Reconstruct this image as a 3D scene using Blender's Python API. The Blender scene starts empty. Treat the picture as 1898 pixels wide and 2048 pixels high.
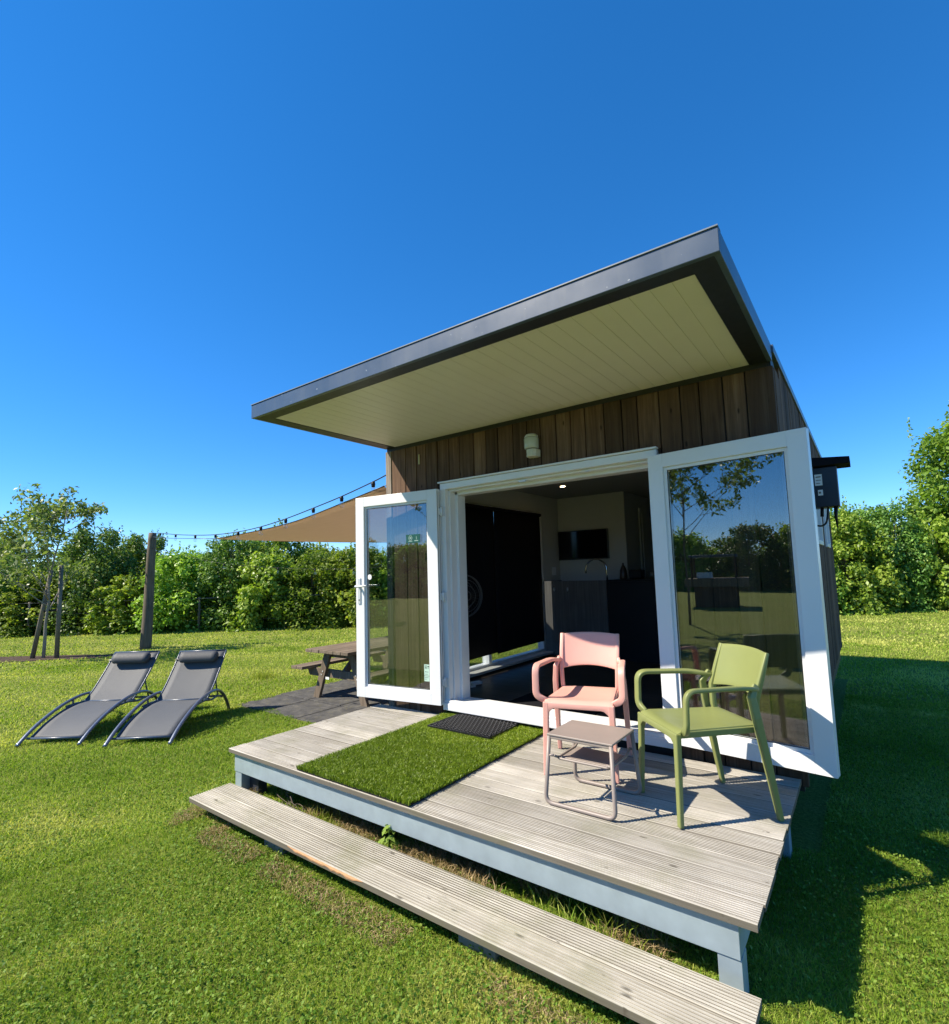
import bpy, bmesh, math, random
import numpy as np
from mathutils import Vector, Matrix, Euler
random.seed(7); RNG = np.random.default_rng(11)
S = bpy.context.scene; COL = S.collection
PI = math.pi

# ------------------------------------------------------------------ camera, sky, sun, exposure
CAMP = Vector((3.9126, -3.7639, 1.279)); YAW, PITCH, ROLL = -0.637, 0.0966, -0.0296
_f = Vector((math.sin(YAW)*math.cos(PITCH), math.cos(YAW)*math.cos(PITCH), math.sin(PITCH)))
_r = Vector((math.cos(YAW), -math.sin(YAW), 0)); _u = _r.cross(_f)
_r2 = _r*math.cos(ROLL)+_u*math.sin(ROLL); _u2 = _r2.cross(_f)
cd = bpy.data.cameras.new('camera'); cam = bpy.data.objects.new('camera', cd); COL.objects.link(cam)
M = Matrix((( _r2.x, _u2.x, -_f.x, CAMP.x), (_r2.y, _u2.y, -_f.y, CAMP.y), (_r2.z, _u2.z, -_f.z, CAMP.z), (0,0,0,1)))
cam.matrix_world = M
cd.sensor_fit = 'HORIZONTAL'; cd.sensor_width = 36; cd.lens = 1049.2/1898*36
cd.shift_x = -2.2/1898; cd.shift_y = 18.7/1898; cd.clip_start = .05; cd.clip_end = 1500
S.camera = cam
SUN_EL = math.radians(45.0)
LD = Vector((1.0, 1.02, -1.43)).normalized()        # direction the light travels
w = bpy.data.worlds.new('World'); S.world = w; w.use_nodes = True
nt = w.node_tree; nt.nodes.clear()
out = nt.nodes.new('ShaderNodeOutputWorld'); bg = nt.nodes.new('ShaderNodeBackground'); sky = nt.nodes.new('ShaderNodeTexSky')
sky.sky_type = 'NISHITA'; sky.sun_disc = False; sky.sun_elevation = SUN_EL
sky.sun_rotation = math.atan2(-LD.x, -LD.y)
sky.air_density = 1.0; sky.dust_density = 0.0; sky.ozone_density = 6.0; sky.altitude = 3000
gm = nt.nodes.new('ShaderNodeGamma'); gm.inputs[1].default_value = .8
hsv = nt.nodes.new('ShaderNodeHueSaturation'); hsv.inputs['Saturation'].default_value = 1.36
tn = nt.nodes.new('ShaderNodeMixRGB'); tn.blend_type = 'MULTIPLY'; tn.inputs[0].default_value = 1; tn.inputs[2].default_value = (1, 1.02, 1.10, 1)   # camera colour response to the clear sky
nt.links.new(sky.outputs[0], gm.inputs[0]); nt.links.new(gm.outputs[0], hsv.inputs['Color']); nt.links.new(hsv.outputs[0], tn.inputs[1]); nt.links.new(tn.outputs[0], bg.inputs[0])
bg.inputs[1].default_value = .15; nt.links.new(bg.outputs[0], out.inputs[0])
sd = bpy.data.lights.new('sun', 'SUN'); sd.energy = 4.6; sd.angle = math.radians(.5); sd.color = (1, .90, .74)
so = bpy.data.objects.new('sun', sd); COL.objects.link(so); so.rotation_euler = LD.to_track_quat('-Z', 'Y').to_euler(); so.location = (-6, -6, 9)
vs = S.view_settings; S.display_settings.display_device = 'sRGB'; vs.view_transform = 'Standard'; vs.look = 'None'; vs.exposure = 1.0; vs.gamma = 1
S.render.engine = 'CYCLES'; S.cycles.max_bounces = 8; S.cycles.transparent_max_bounces = 24
S.render.resolution_x = 949; S.render.resolution_y = 1024

# ------------------------------------------------------------------ object helpers
def link(o, parent=None):
    COL.objects.link(o)
    if parent is not None: o.parent = parent
    return o
def tag(o, label=None, cat=None, group=None, kind=None):
    if label: o['label'] = label
    if cat: o['category'] = cat
    if group: o['group'] = group
    if kind: o['kind'] = kind
    return o
def thing(name, label, cat, loc=(0,0,0), rz=0, group=None):
    o = bpy.data.objects.new(name, None); o.empty_display_size = .1; COL.objects.link(o)
    o.location = loc; o.rotation_euler = (0, 0, rz)
    return tag(o, label, cat, group)
def copy_tree(o, parent=None):
    c = o.copy(); COL.objects.link(c); c.parent = parent
    for ch in list(o.children): copy_tree(ch, c)
    return c

class MB:
    """mesh builder: collects boxes, sweeps, tubes and grids into one mesh"""
    def __init__(s): s.v = []; s.f = []; s.sm = []
    def add(s, vs, fs, smooth=False):
        b = len(s.v); s.v += [tuple(v) for v in vs]; s.f += [tuple(b+i for i in f) for f in fs]; s.sm += [smooth]*len(fs); return s
    def box(s, x0, x1, y0, y1, z0, z1, T=None):
        vs = [Vector((x, y, z)) for z in (z0, z1) for y in (y0, y1) for x in (x0, x1)]
        if T is not None: vs = [T @ v for v in vs]
        return s.add(vs, [(0,2,3,1), (4,5,7,6), (0,1,5,4), (2,6,7,3), (0,4,6,2), (1,3,7,5)])
    def bar(s, a, b, w, t, side=(0,0,1)):
        """rectangular bar from a to b, width w along 'side', thickness t"""
        return s.sweep([a, b], w, t, side)
    def sweep(s, pts, w, t, side, smooth=False):
        pts = [Vector(p) for p in pts]; side = Vector(side).normalized(); n = len(pts)
        ws = w if isinstance(w, (list, tuple)) else [w]*n; ts = t if isinstance(t, (list, tuple)) else [t]*n
        vs = []
        for i, p in enumerate(pts):
            tan = (pts[min(i+1, n-1)]-pts[max(i-1, 0)]).normalized()
            sd_ = (side - tan*side.dot(tan)).normalized(); up = tan.cross(sd_).normalized()
            # mitre
            if 0 < i < n-1:
                a = (pts[i]-pts[i-1]).normalized(); k = 1/max(.5, abs(a.dot(tan)))
            else: k = 1
            for (sx, sy) in ((-1,-1), (1,-1), (1,1), (-1,1)):
                vs.append(p + sd_*(sx*ws[i]/2) + up*(sy*ts[i]/2*k))
        fs = []
        for i in range(n-1):
            for j in range(4):
                a = i*4+j; b = i*4+(j+1) % 4
                fs.append((a, b, b+4, a+4))
        fs.append((3,2,1,0)); fs.append(tuple((n-1)*4+j for j in range(4)))
        return s.add(vs, fs, smooth)
    def tube(s, pts, r, n=8, closed=False, flat=1.0, upv=None):
        pts = [Vector(p) for p in pts]; m = len(pts)
        rs = r if isinstance(r, (list, tuple)) else [r]*m
        vs = []; prev = None
        for i, p in enumerate(pts):
            if closed: tan = (pts[(i+1) % m]-pts[i-1]).normalized()
            else: tan = (pts[min(i+1, m-1)]-pts[max(i-1, 0)]).normalized()
            if prev is None:
                ref = Vector(upv) if upv else (Vector((0,0,1)) if abs(tan.z) < .9 else Vector((1,0,0)))
            else: ref = prev
            a = (ref - tan*ref.dot(tan))
            if a.length < 1e-5: a = tan.orthogonal()
            a.normalize(); b = tan.cross(a); prev = a
            for j in range(n):
                th = 2*PI*j/n
                vs.append(p + a*(math.cos(th)*rs[i]*flat) + b*(math.sin(th)*rs[i]))
        fs = []
        for i in range(m if closed else m-1):
            for j in range(n):
                a0 = i*n+j; a1 = i*n+(j+1) % n; i2 = ((i+1) % m)*n
                fs.append((a0, a1, i2+(j+1) % n, i2+j))
        s.add(vs, fs, True)
        if not closed:
            b = len(s.v)-len(vs)
            s.f.append(tuple(b+j for j in range(n))[::-1]); s.f.append(tuple(b+(m-1)*n+j for j in range(n))); s.sm += [False, False]
        return s
    def lathe(s, prof, c=(0,0,0), n=20, T=None, smooth=True):
        vs = []; c = Vector(c)
        for (r, z) in prof:
            for j in range(n):
                v = Vector((r*math.cos(2*PI*j/n), r*math.sin(2*PI*j/n), z))
                if T is not None: v = T @ v
                vs.append(v+c)
        fs = []
        for i in range(len(prof)-1):
            for j in range(n): fs.append((i*n+j, i*n+(j+1) % n, (i+1)*n+(j+1) % n, (i+1)*n+j))
        s.add(vs, fs, smooth); b = len(s.v)-len(vs)
        s.f.append(tuple(b+j for j in range(n))[::-1]); s.f.append(tuple(b+(len(prof)-1)*n+j for j in range(n))); s.sm += [False, False]
        return s
    def prism(s, poly, z0, z1, T=None):
        n = len(poly); vs = [Vector((x, y, z)) for z in (z0, z1) for x, y in poly]
        if T is not None: vs = [T @ v for v in vs]
        return s.add(vs, [tuple(range(n))[::-1], tuple(range(n, 2*n))] + [(i, (i+1) % n, n+(i+1) % n, n+i) for i in range(n)])
    def sheet(s, fn, nu, nv, thick, smooth=True):
        """solid sheet: fn(u,v)->point, offset along the local normal by thick (number or fn)"""
        P = [[Vector(fn(i/nu, j/nv)) for i in range(nu+1)] for j in range(nv+1)]
        top = []; bot = []
        for j in range(nv+1):
            for i in range(nu+1):
                du = P[j][min(i+1, nu)]-P[j][max(i-1, 0)]; dv = P[min(j+1, nv)][i]-P[max(j-1, 0)][i]
                n = du.cross(dv).normalized(); top.append(P[j][i]+n*thick/2); bot.append(P[j][i]-n*thick/2)
        N = (nu+1)*(nv+1); W = nu+1; fs = []
        for j in range(nv):
            for i in range(nu):
                a = j*W+i; fs.append((a, a+1, a+1+W, a+W)); fs.append((N+a, N+a+W, N+a+1+W, N+a+1))
        s.add(top+bot, fs, smooth); b = len(s.v)-2*N
        ring = [i for i in range(W)] + [j*W+nu for j in range(1, nv+1)] + [nv*W+i for i in range(nu-1, -1, -1)] + [j*W for j in range(nv-1, 0, -1)]
        m = len(ring)
        for k in range(m):
            a, c = ring[k], ring[(k+1) % m]; s.f.append((b+a, b+N+a, b+N+c, b+c)); s.sm.append(False)
        return s
    def build(s, name, mat, parent=None, bevel=0, seg=2, loc=None, rot=None, subsurf=0):
        me = bpy.data.meshes.new(name); me.from_pydata(s.v, [], s.f); me.update()
        me.polygons.foreach_set('use_smooth', s.sm); me.materials.append(mat)
        bm = bmesh.new(); bm.from_mesh(me); bmesh.ops.recalc_face_normals(bm, faces=bm.faces); bm.to_mesh(me); bm.free()
        o = bpy.data.objects.new(name, me); link(o, parent)
        if loc is not None: o.location = loc
        if rot is not None: o.rotation_euler = rot
        if bevel:
            md = o.modifiers.new('bevel', 'BEVEL'); md.width = bevel; md.segments = seg; md.limit_method = 'ANGLE'; md.angle_limit = math.radians(40)
        if subsurf:
            md = o.modifiers.new('sub', 'SUBSURF'); md.levels = md.render_levels = subsurf
        return o
def fillet(pts, r, n=5):
    pts = [Vector(p) for p in pts]; o = [pts[0]]
    for i in range(1, len(pts)-1):
        a = pts[i-1]-pts[i]; b = pts[i+1]-pts[i]; rr = min(r, a.length*.48, b.length*.48); a.normalize(); b.normalize()
        p0 = pts[i]+a*rr; p1 = pts[i]+b*rr
        for k in range(n+1):
            t = k/n; o.append(p0*(1-t)**2 + pts[i]*2*t*(1-t) + p1*t*t)
    o.append(pts[-1]); return o
def big_mesh(name, V, F, mat, parent=None, tint=None, smooth=False):
    """numpy mesh: V (n,3), F (m,k) with equal k"""
    me = bpy.data.meshes.new(name); n, m, k = len(V), len(F), F.shape[1]
    me.vertices.add(n); me.vertices.foreach_set('co', V.astype(np.float32).ravel())
    me.loops.add(m*k); me.loops.foreach_set('vertex_index', F.astype(np.int32).ravel())
    me.polygons.add(m); me.polygons.foreach_set('loop_start', np.arange(0, m*k, k, dtype=np.int32)); me.polygons.foreach_set('loop_total', np.full(m, k, dtype=np.int32))
    if smooth: me.polygons.foreach_set('use_smooth', np.ones(m, dtype=bool))
    me.update(calc_edges=True)
    if tint is not None:
        at = me.attributes.new('tint', 'FLOAT', 'POINT'); at.data.foreach_set('value', tint.astype(np.float32))
    me.materials.append(mat)
    o = bpy.data.objects.new(name, me); link(o, parent); return o

# ------------------------------------------------------------------ material helpers
class N:
    def __init__(s, name):
        s.m = bpy.data.materials.new(name); s.m.use_nodes = True; s.t = s.m.node_tree; s.t.nodes.clear()
        s.out = s.t.nodes.new('ShaderNodeOutputMaterial'); s._tc = None
    def n(s, ty, **kw):
        x = s.t.nodes.new('ShaderNode'+ty)
        for k, v in kw.items(): setattr(x, k, v)
        return x
    def l(s, a, b): s.t.links.new(a, b); return s
    def val(s, inp, v):
        if hasattr(v, 'is_output') or isinstance(v, bpy.types.NodeSocket): s.t.links.new(v, inp)
        elif isinstance(v, tuple) and len(v) == 3 and inp.type == 'RGBA': inp.default_value = (*v, 1)
        else: inp.default_value = v
    @property
    def obj(s):
        if s._tc is None: s._tc = s.n('TexCoord')
        return s._tc.outputs['Object']
    def map(s, scale=(1,1,1), rot=(0,0,0), src=None):
        m = s.n('Mapping'); s.l(src or s.obj, m.inputs['Vector']); m.inputs['Scale'].default_value = scale; m.inputs['Rotation'].default_value = rot; return m.outputs[0]
    def noise(s, scale, detail=4, rough=.55, vec=None, dist=0.):
        x = s.n('TexNoise'); s.l(vec or s.obj, x.inputs['Vector']); x.inputs['Scale'].default_value = scale; x.inputs['Detail'].default_value = detail
        x.inputs['Roughness'].default_value = rough; x.inputs['Distortion'].default_value = dist; return x.outputs['Fac']
    def ramp(s, fac, stops, interp='LINEAR'):
        x = s.n('ValToRGB'); s.val(x.inputs[0], fac); e = x.color_ramp.elements; x.color_ramp.interpolation = interp
        while len(e) > 1: e.remove(e[0])
        for i, (p, c) in enumerate(stops):
            q = e[0] if i == 0 else e.new(p); q.position = p
            q.color = (*c, 1) if isinstance(c, tuple) else (c, c, c, 1)
        return x.outputs[0]
    def mix(s, fac, a, b, mode='MIX'):
        x = s.n('MixRGB', blend_type=mode); s.val(x.inputs[0], fac); s.val(x.inputs[1], a); s.val(x.inputs[2], b); return x.outputs[0]
    def math(s, op, a, b=0., clamp=False):
        x = s.n('Math', operation=op, use_clamp=clamp); s.val(x.inputs[0], a); s.val(x.inputs[1], b); return x.outputs[0]
    def rnd(s): return s.n('NewGeometry').outputs['Random Per Island']
    def attr(s, nm): x = s.n('Attribute', attribute_name=nm); return x.outputs['Fac']
    def bump(s, h, strength=.3, dist=.01):
        x = s.n('Bump'); x.inputs['Strength'].default_value = strength; x.inputs['Distance'].default_value = dist; s.l(h, x.inputs['Height']); return x.outputs[0]
    def pbr(s, col, rough=.6, metal=0., spec=.5, bump=None, **kw):
        p = s.n('BsdfPrincipled'); s.val(p.inputs['Base Color'], col); s.val(p.inputs['Roughness'], rough); s.val(p.inputs['Metallic'], metal)
        p.inputs['Specular IOR Level'].default_value = spec
        for k, v in kw.items(): s.val(p.inputs[k.replace('_', ' ')], v)
        if bump is not None: s.l(bump, p.inputs['Normal'])
        s.l(p.outputs[0], s.out.inputs[0]); return s.m

def plain(name, col, rough=.5, metal=0., spec=.5, var=.06, scale=9, bumps=0.):
    m = N(name); n_ = m.noise(scale, 5)
    c = m.mix(n_, tuple(x*(1-var) for x in col), tuple(min(1, x*(1+var)) for x in col))
    r = m.math('ADD', m.math('MULTIPLY', m.noise(scale*2.3, 3), .16), rough-.08)
    b = m.bump(m.noise(scale*14, 3), bumps, .002) if bumps else None
    return m.pbr(c, r, metal, spec, b)
def wood(name, cols, axis=0, grain=1.0, knots=True, rough=.85, island=.35, bump=.35, stain=.35, moss=0., groove=None, fine=.35):
    """weathered timber; cols = dark, mid, light; grain runs along axis; per-board tone comes from mesh islands"""
    m = N(name); sc = [38*grain]*3; sc[axis] = 1.6*grain
    off = m.n('VectorMath', operation='ADD'); m.l(m.obj, off.inputs[0])
    cx = m.n('CombineXYZ'); r = m.rnd(); rr = m.math('MULTIPLY', r, 37.); [m.l(rr, cx.inputs[i]) for i in range(3)]
    m.l(cx.outputs[0], off.inputs[1])
    g = m.noise(1.0, 7, .62, m.map(tuple(sc), src=off.outputs[0]), .8)
    sc2 = [120*grain]*3; sc2[axis] = 2.5*grain
    g2 = m.noise(1.0, 3, .6, m.map(tuple(sc2), src=off.outputs[0]))
    c = m.ramp(g, [(.25, cols[0]), (.5, cols[1]), (.75, cols[2])])
    c = m.mix(m.math('MULTIPLY', m.ramp(g2, [(.35, 1.), (.55, 0.)]), fine), c, tuple(x*.45 for x in cols[0]))
    tone = m.ramp(r, [(0., 1-island), (1., 1+island*.6)])
    c = m.mix(1., c, tone, 'MULTIPLY')
    # broad stains
    s1 = m.ramp(m.noise(2.2, 5, .6), [(.38, 1.), (.62, 0.)])
    c = m.mix(m.math('MULTIPLY', s1, stain), c, tuple(x*.8 for x in cols[0]))
    if knots:
        k = m.n('TexVoronoi'); k.feature = 'F1'; ks = [9.]*3; ks[axis] = 3.6; m.l(m.map(tuple(ks), src=off.outputs[0]), k.inputs['Vector']); k.inputs['Scale'].default_value = 1.
        kk = m.ramp(m.math('ADD', k.outputs['Distance'], m.math('MULTIPLY', m.noise(25, 3), .06)), [(.07, 1.), (.13, 0.)])
        c = m.mix(m.math('MULTIPLY', kk, .88), c, tuple(x*.35 for x in cols[0]))
    if groove is not None:      # short dark cracks and dirt specks
        ck = m.noise(1., 3, .6, m.map((9, 55, 9), (0,0,.9), src=off.outputs[0])); ck2 = m.noise(3.3, 4, .6)
        cm = m.math('MULTIPLY', m.ramp(ck, [(.66, 0.), (.70, 1.)]), m.ramp(ck2, [(.50, 0.), (.60, 1.)])); c = m.mix(m.math('MULTIPLY', cm, .7), c, (.05,.042,.032))
    if groove is not None:      # dark colour painted into the machined grooves to bring out their lines
        z_ = m.n('SeparateXYZ'); m.l(m.obj, z_.inputs[0]); gr = m.ramp(m.math('ADD', m.math('MULTIPLY', m.math('SUBTRACT', z_.outputs[2], groove), 180.), .5), [(.1, 1.), (.35, 0.)])
        c = m.mix(m.math('MULTIPLY', gr, .85), c, (.085,.072,.052))
    if moss:
        mo = m.ramp(m.noise(3.1, 6, .65), [(.5, 0.), (.68, 1.)]); c = m.mix(m.math('MULTIPLY', mo, moss), c, (.13, .14, .05))
    h = m.math('ADD', g, m.math('MULTIPLY', g2, .6))
    return m.pbr(c, rough, 0, .25, m.bump(h, bump, .004))
def leafmat(name, dark, mid, light, transl=.35, rough=.45, spec=.35):
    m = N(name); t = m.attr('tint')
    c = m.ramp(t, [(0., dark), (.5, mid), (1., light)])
    oi = m.n('ObjectInfo').outputs['Random']
    hs = m.n('HueSaturation'); m.l(c, hs.inputs['Color']); m.l(m.ramp(oi, [(0., .78), (1., 1.2)]), hs.inputs['Value']); m.l(m.ramp(oi, [(0., .485), (1., .515)]), hs.inputs['Hue'])
    c = hs.outputs[0]
    p = m.n('BsdfPrincipled'); m.l(c, p.inputs['Base Color']); p.inputs['Roughness'].default_value = rough; p.inputs['Specular IOR Level'].default_value = spec
    tr = m.n('BsdfTranslucent'); m.l(m.mix(1., c, (1.25, 1.35, .6), 'MULTIPLY'), tr.inputs[0])
    mx = m.n('MixShader'); mx.inputs[0].default_value = transl; m.l(p.outputs[0], mx.inputs[1]); m.l(tr.outputs[0], mx.inputs[2]); m.l(mx.outputs[0], m.out.inputs[0])
    return m.m
def glassmat(name, tint=(.74, .78, .79), base=.12):
    m = N(name); lw = m.n('LayerWeight'); lw.inputs['Blend'].default_value = .5
    # LayerWeight Facing with blend .5 = 1-|cos|
    fac = m.math('ADD', m.math('MULTIPLY', m.math('POWER', lw.outputs['Facing'], 5.), .9), base, True)
    tr = m.n('BsdfTransparent'); tr.inputs[0].default_value = (*tint, 1); gl = m.n('BsdfGlossy'); gl.inputs['Roughness'].default_value = 0.; gl.inputs[0].default_value = (1,1,1,1)
    mx = m.n('MixShader'); m.l(fac, mx.inputs[0]); m.l(tr.outputs[0], mx.inputs[1]); m.l(gl.outputs[0], mx.inputs[2]); m.l(mx.outputs[0], m.out.inputs[0])
    return m.m
def emit(name, col, strength):
    m = N(name); e = m.n('Emission'); e.inputs[0].default_value = (*col, 1); e.inputs[1].default_value = strength; m.l(e.outputs[0], m.out.inputs[0]); return m.m

MT = {}
MT['deck'] = wood('deck_timber', ((.34,.315,.265), (.49,.46,.405), (.62,.595,.54)), axis=0, island=.26, stain=.42, moss=.25, groove=-.0015)
MT['step'] = wood('step_timber', ((.34,.31,.25), (.48,.45,.375), (.61,.575,.495)), axis=0, island=.12, stain=.35, moss=.35, groove=-.202)
MT['clad'] = wood('cladding_timber', ((.050,.029,.019), (.118,.070,.043), (.19,.128,.086)), axis=2, grain=.7, island=.62, stain=.3, bump=.5, fine=.2)
MT['corner'] = wood('corner_timber', ((.13,.105,.085), (.24,.20,.165), (.36,.32,.27)), axis=2, island=.05, stain=.2, bump=.6)
MT['picnic'] = wood('picnic_timber', ((.11,.085,.06), (.21,.165,.12), (.33,.27,.205)), axis=1, island=.25, stain=.35)
MT['picnicx'] = wood('picnic_timber_cross', ((.11,.085,.06), (.21,.165,.12), (.33,.27,.205)), axis=2, island=.25, stain=.35)
MT['pole'] = wood('pole_timber', ((.085,.07,.05), (.16,.13,.10), (.25,.21,.165)), axis=2, island=.05, knots=True)
MT['stake'] = wood('stake_timber', ((.11,.10,.075), (.20,.175,.14), (.29,.26,.21)), axis=2, island=.1, knots=False)
MT['upvc'] = plain('white_upvc', (.70,.715,.73), .32, spec=.5, var=.03, scale=3)
def fascia_mat():
    m = N('dark_grey_fascia'); a = m.noise(5, 5); st = m.noise(1., 4, .6, m.map((14, 14, 1.5))); sp = m.ramp(m.noise(38, 2, .5), [(.735, 0.), (.76, 1.)])
    c = m.mix(a, (.046,.072,.118), (.060,.090,.142)); c = m.mix(m.math('MULTIPLY', m.ramp(st, [(.5, 0.), (.75, 1.)]), .35), c, (.11,.13,.15)); c = m.mix(m.math('MULTIPLY', sp, .6), c, (.45,.47,.48))
    return m.pbr(c, m.math('ADD', m.math('MULTIPLY', a, .2), .24), 0, .5)
MT['fascia'] = fascia_mat()
MT['fascia_plain'] = plain('grey_edge_strip', (.16,.19,.23), .35, 0, .5, var=.12, scale=5)
MT['fascia_under'] = plain('black_trim', (.010,.012,.017), .45)
MT['gasket'] = plain('black_gasket', (.012,.013,.014), .5)
MT['steel'] = plain('galvanised_steel', (.36,.44,.48), .48, .35, .5, var=.26, scale=9)
MT['steel_dark'] = plain('dark_steel_post', (.03,.035,.05), .5, .2)
MT['galv'] = plain('hinge_steel', (.62,.64,.66), .35, .3)
MT['fanwire'] = plain('grey_fan_wire', (.09,.095,.10), .5)
MT['chrome'] = plain('chrome', (.75,.76,.78), .14, 1.)
MT['pink'] = plain('pink_plastic', (.70,.365,.30), .40, spec=.45, var=.09, bumps=.08, scale=5)
MT['green'] = plain('olive_green_plastic', (.20,.225,.078), .38, spec=.45, var=.09, bumps=.08, scale=5)
MT['taupe'] = plain('taupe_plastic', (.255,.215,.19), .42, spec=.4, var=.09, bumps=.08, scale=5)
MT['black'] = plain('black_rubber', (.010,.010,.012), .55, spec=.3)
MT['blackmatt'] = plain('black_fabric', (.010,.010,.013), .85, spec=.15)
MT['frame'] = plain('grey_metal_frame', (.20,.22,.26), .30, .75, var=.04)
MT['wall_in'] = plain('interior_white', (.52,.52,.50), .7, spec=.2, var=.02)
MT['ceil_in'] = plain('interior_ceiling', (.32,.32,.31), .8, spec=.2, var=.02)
MT['lampw'] = plain('off_white_plastic', (.52,.52,.44), .4, var=.06, scale=20)
MT['frost'] = plain('frosted_glass', (.42,.46,.40), .25, var=.12, scale=9)
MT['pillow'] = plain('dark_pillow_fabric', (.055,.060,.068), .65, var=.08, bumps=.3, scale=20)
MT['concrete'] = plain('concrete', (.17,.17,.16), .9, var=.2, scale=14, bumps=.4)
MT['glass'] = glassmat('door_glass')
MT['bulb'] = glassmat('bulb_glass', (.95,.95,.96), .10)
MT['white'] = plain('white_card', (.75,.77,.76), .5)
MT['stickg'] = plain('green_sticker', (.008,.075,.058), .4)
MT['stickw'] = plain('sticker_print_grey', (.30,.42,.38), .5)
MT['label'] = plain('pale_green_label', (.45,.62,.52), .5)
MT['ink'] = plain('dark_ink', (.02,.04,.035), .6)
MT['screen'] = plain('tv_screen', (.004,.004,.006), .12)
MT['tvframe'] = plain('tv_bezel', (.06,.06,.065), .3)
MT['cabinet'] = plain('matt_black_cabinet', (.010,.010,.013), .5, spec=.25)
MT['floor_in'] = wood('interior_floor', ((.05,.04,.035), (.10,.08,.065), (.14,.12,.10)), axis=0, island=.2, knots=False, rough=.45, bump=.1)
MT['panel'] = wood('grey_oak_panel', ((.12,.105,.10), (.17,.155,.145), (.23,.21,.20)), axis=2, grain=.8, island=.05, knots=False, rough=.6, bump=.15)
MT['meter'] = plain('meter_box_black', (.008,.010,.018), .35)
MT['lamp_on'] = emit('downlight_lens', (1., .72, .38), 14.)

def soffit_mat():
    m = N('cream_soffit'); br = m.math('FRACT', m.math('MULTIPLY', m.n('SeparateXYZ').outputs[0], 1.)) if False else None
    n_ = m.noise(3.5, 5, .6); c = m.mix(n_, (.63,.60,.54), (.70,.67,.61))
    sp = m.ramp(m.noise(60, 3, .7), [(.70, 0.), (.76, 1.)]); c = m.mix(m.math('MULTIPLY', sp, .5), c, (.2,.15,.08))
    return m.pbr(c, .38, 0, .4)
MT['soffit'] = soffit_mat()
def sling_mat():
    m = N('grey_mesh_sling'); w1 = m.n('TexWave'); w1.inputs['Scale'].default_value = 160; m.l(m.obj, w1.inputs['Vector'])
    w2 = m.n('TexWave', bands_direction='Y'); w2.inputs['Scale'].default_value = 160; m.l(m.obj, w2.inputs['Vector'])
    h = m.math('MULTIPLY', w1.outputs['Fac'], w2.outputs['Fac'])
    c = m.mix(m.noise(5, 4), (.082,.088,.096), (.105,.112,.12)); c = m.mix(m.math('MULTIPLY', h, .25), c, (.07,.075,.085))
    return m.pbr(c, .6, 0, .3, m.bump(h, .3, .001))
MT['sling'] = sling_mat()
def sail_mat():
    m = N('tan_sail_cloth'); st = m.noise(1., 4, .6, m.map((3, 60, 3)))
    c = m.mix(st, (.52,.41,.31), (.68,.55,.43)); d = m.n('BsdfDiffuse'); m.l(c, d.inputs[0]); t = m.n('BsdfTranslucent'); m.l(c, t.inputs[0])
    x = m.n('MixShader'); x.inputs[0].default_value = .55; m.l(d.outputs[0], x.inputs[1]); m.l(t.outputs[0], x.inputs[2]); m.l(x.outputs[0], m.out.inputs[0]); return m.m
MT['sail'] = sail_mat()
def lawn_mat():
    m = N('lawn_ground'); a = m.noise(1.3, 6, .6); b = m.noise(45, 5, .7); s_ = m.noise(1., 3, .5, m.map((.35, 2.6, 1), (0,0,math.radians(35))))
    c = m.ramp(b, [(.3, (.06,.085,.010)), (.5, (.155,.20,.026)), (.7, (.25,.29,.055))])
    c2 = m.ramp(b, [(.3, (.09,.10,.02)), (.5, (.20,.215,.05)), (.7, (.31,.30,.11))])
    c = m.mix(m.math('MULTIPLY', m.ramp(a, [(.42, 0.), (.7, 1.)]), .8), c, c2)
    c = m.mix(m.math('MULTIPLY', m.ramp(s_, [(.4, 0.), (.62, 1.)]), .45), c, c2)
    return m.pbr(c, .9, 0, .15, m.bump(b, .9, .03))
MT['lawn'] = lawn_mat()
def patio_mat():
    m = N('dark_rubber_tiles'); n_ = m.noise(8, 6, .65); g = m.noise(150, 3, .7)
    c = m.ramp(n_, [(.3, (.06,.059,.06)), (.55, (.115,.112,.107)), (.75, (.21,.20,.165))]); c = m.mix(m.math('MULTIPLY', g, .5), c, (.03,.03,.03))
    mo = m.ramp(m.noise(14, 5, .7), [(.56, 0.), (.66, 1.)]); c = m.mix(m.math('MULTIPLY', mo, .5), c, (.14,.13,.07))
    return m.pbr(c, .9, 0, .2, m.bump(m.math('ADD', g, n_), .6, .01))
MT['patio'] = patio_mat()
def soil_mat():
    m = N('bark_mulch'); n_ = m.noise(30, 5, .7); return m.pbr(m.ramp(n_, [(.3, (.045,.033,.025)), (.6, (.11,.08,.06)), (.8, (.20,.16,.12))]), .95, 0, .1, m.bump(n_, 1., .03))
MT['soil'] = soil_mat()
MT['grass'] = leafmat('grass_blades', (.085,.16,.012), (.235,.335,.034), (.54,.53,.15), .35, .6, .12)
MT['clover'] = leafmat('clover_leaves', (.05,.135,.014), (.14,.29,.032), (.28,.41,.08), .3, .55, .15)
MT['dry'] = leafmat('dry_grass', (.20,.16,.06), (.40,.30,.15), (.58,.47,.27), .2, .7, .1)
MT['turf'] = leafmat('turf_blades', (.08,.16,.006), (.20,.34,.014), (.40,.52,.06), .2, .4, .3)
MT['leaf'] = leafmat('bush_leaves', (.06,.13,.018), (.175,.29,.036), (.40,.50,.10), .42, .55, .22)
MT['leafs'] = leafmat('sapling_leaves', (.075,.135,.035), (.18,.26,.07), (.36,.40,.15), .35, .45, .35)
MT['bark'] = plain('bark', (.13,.105,.08), .9, var=.35, scale=30, bumps=.6)
MT['barkp'] = plain('pale_bark', (.26,.23,.20), .9, var=.35, scale=30, bumps=.5)

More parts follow.
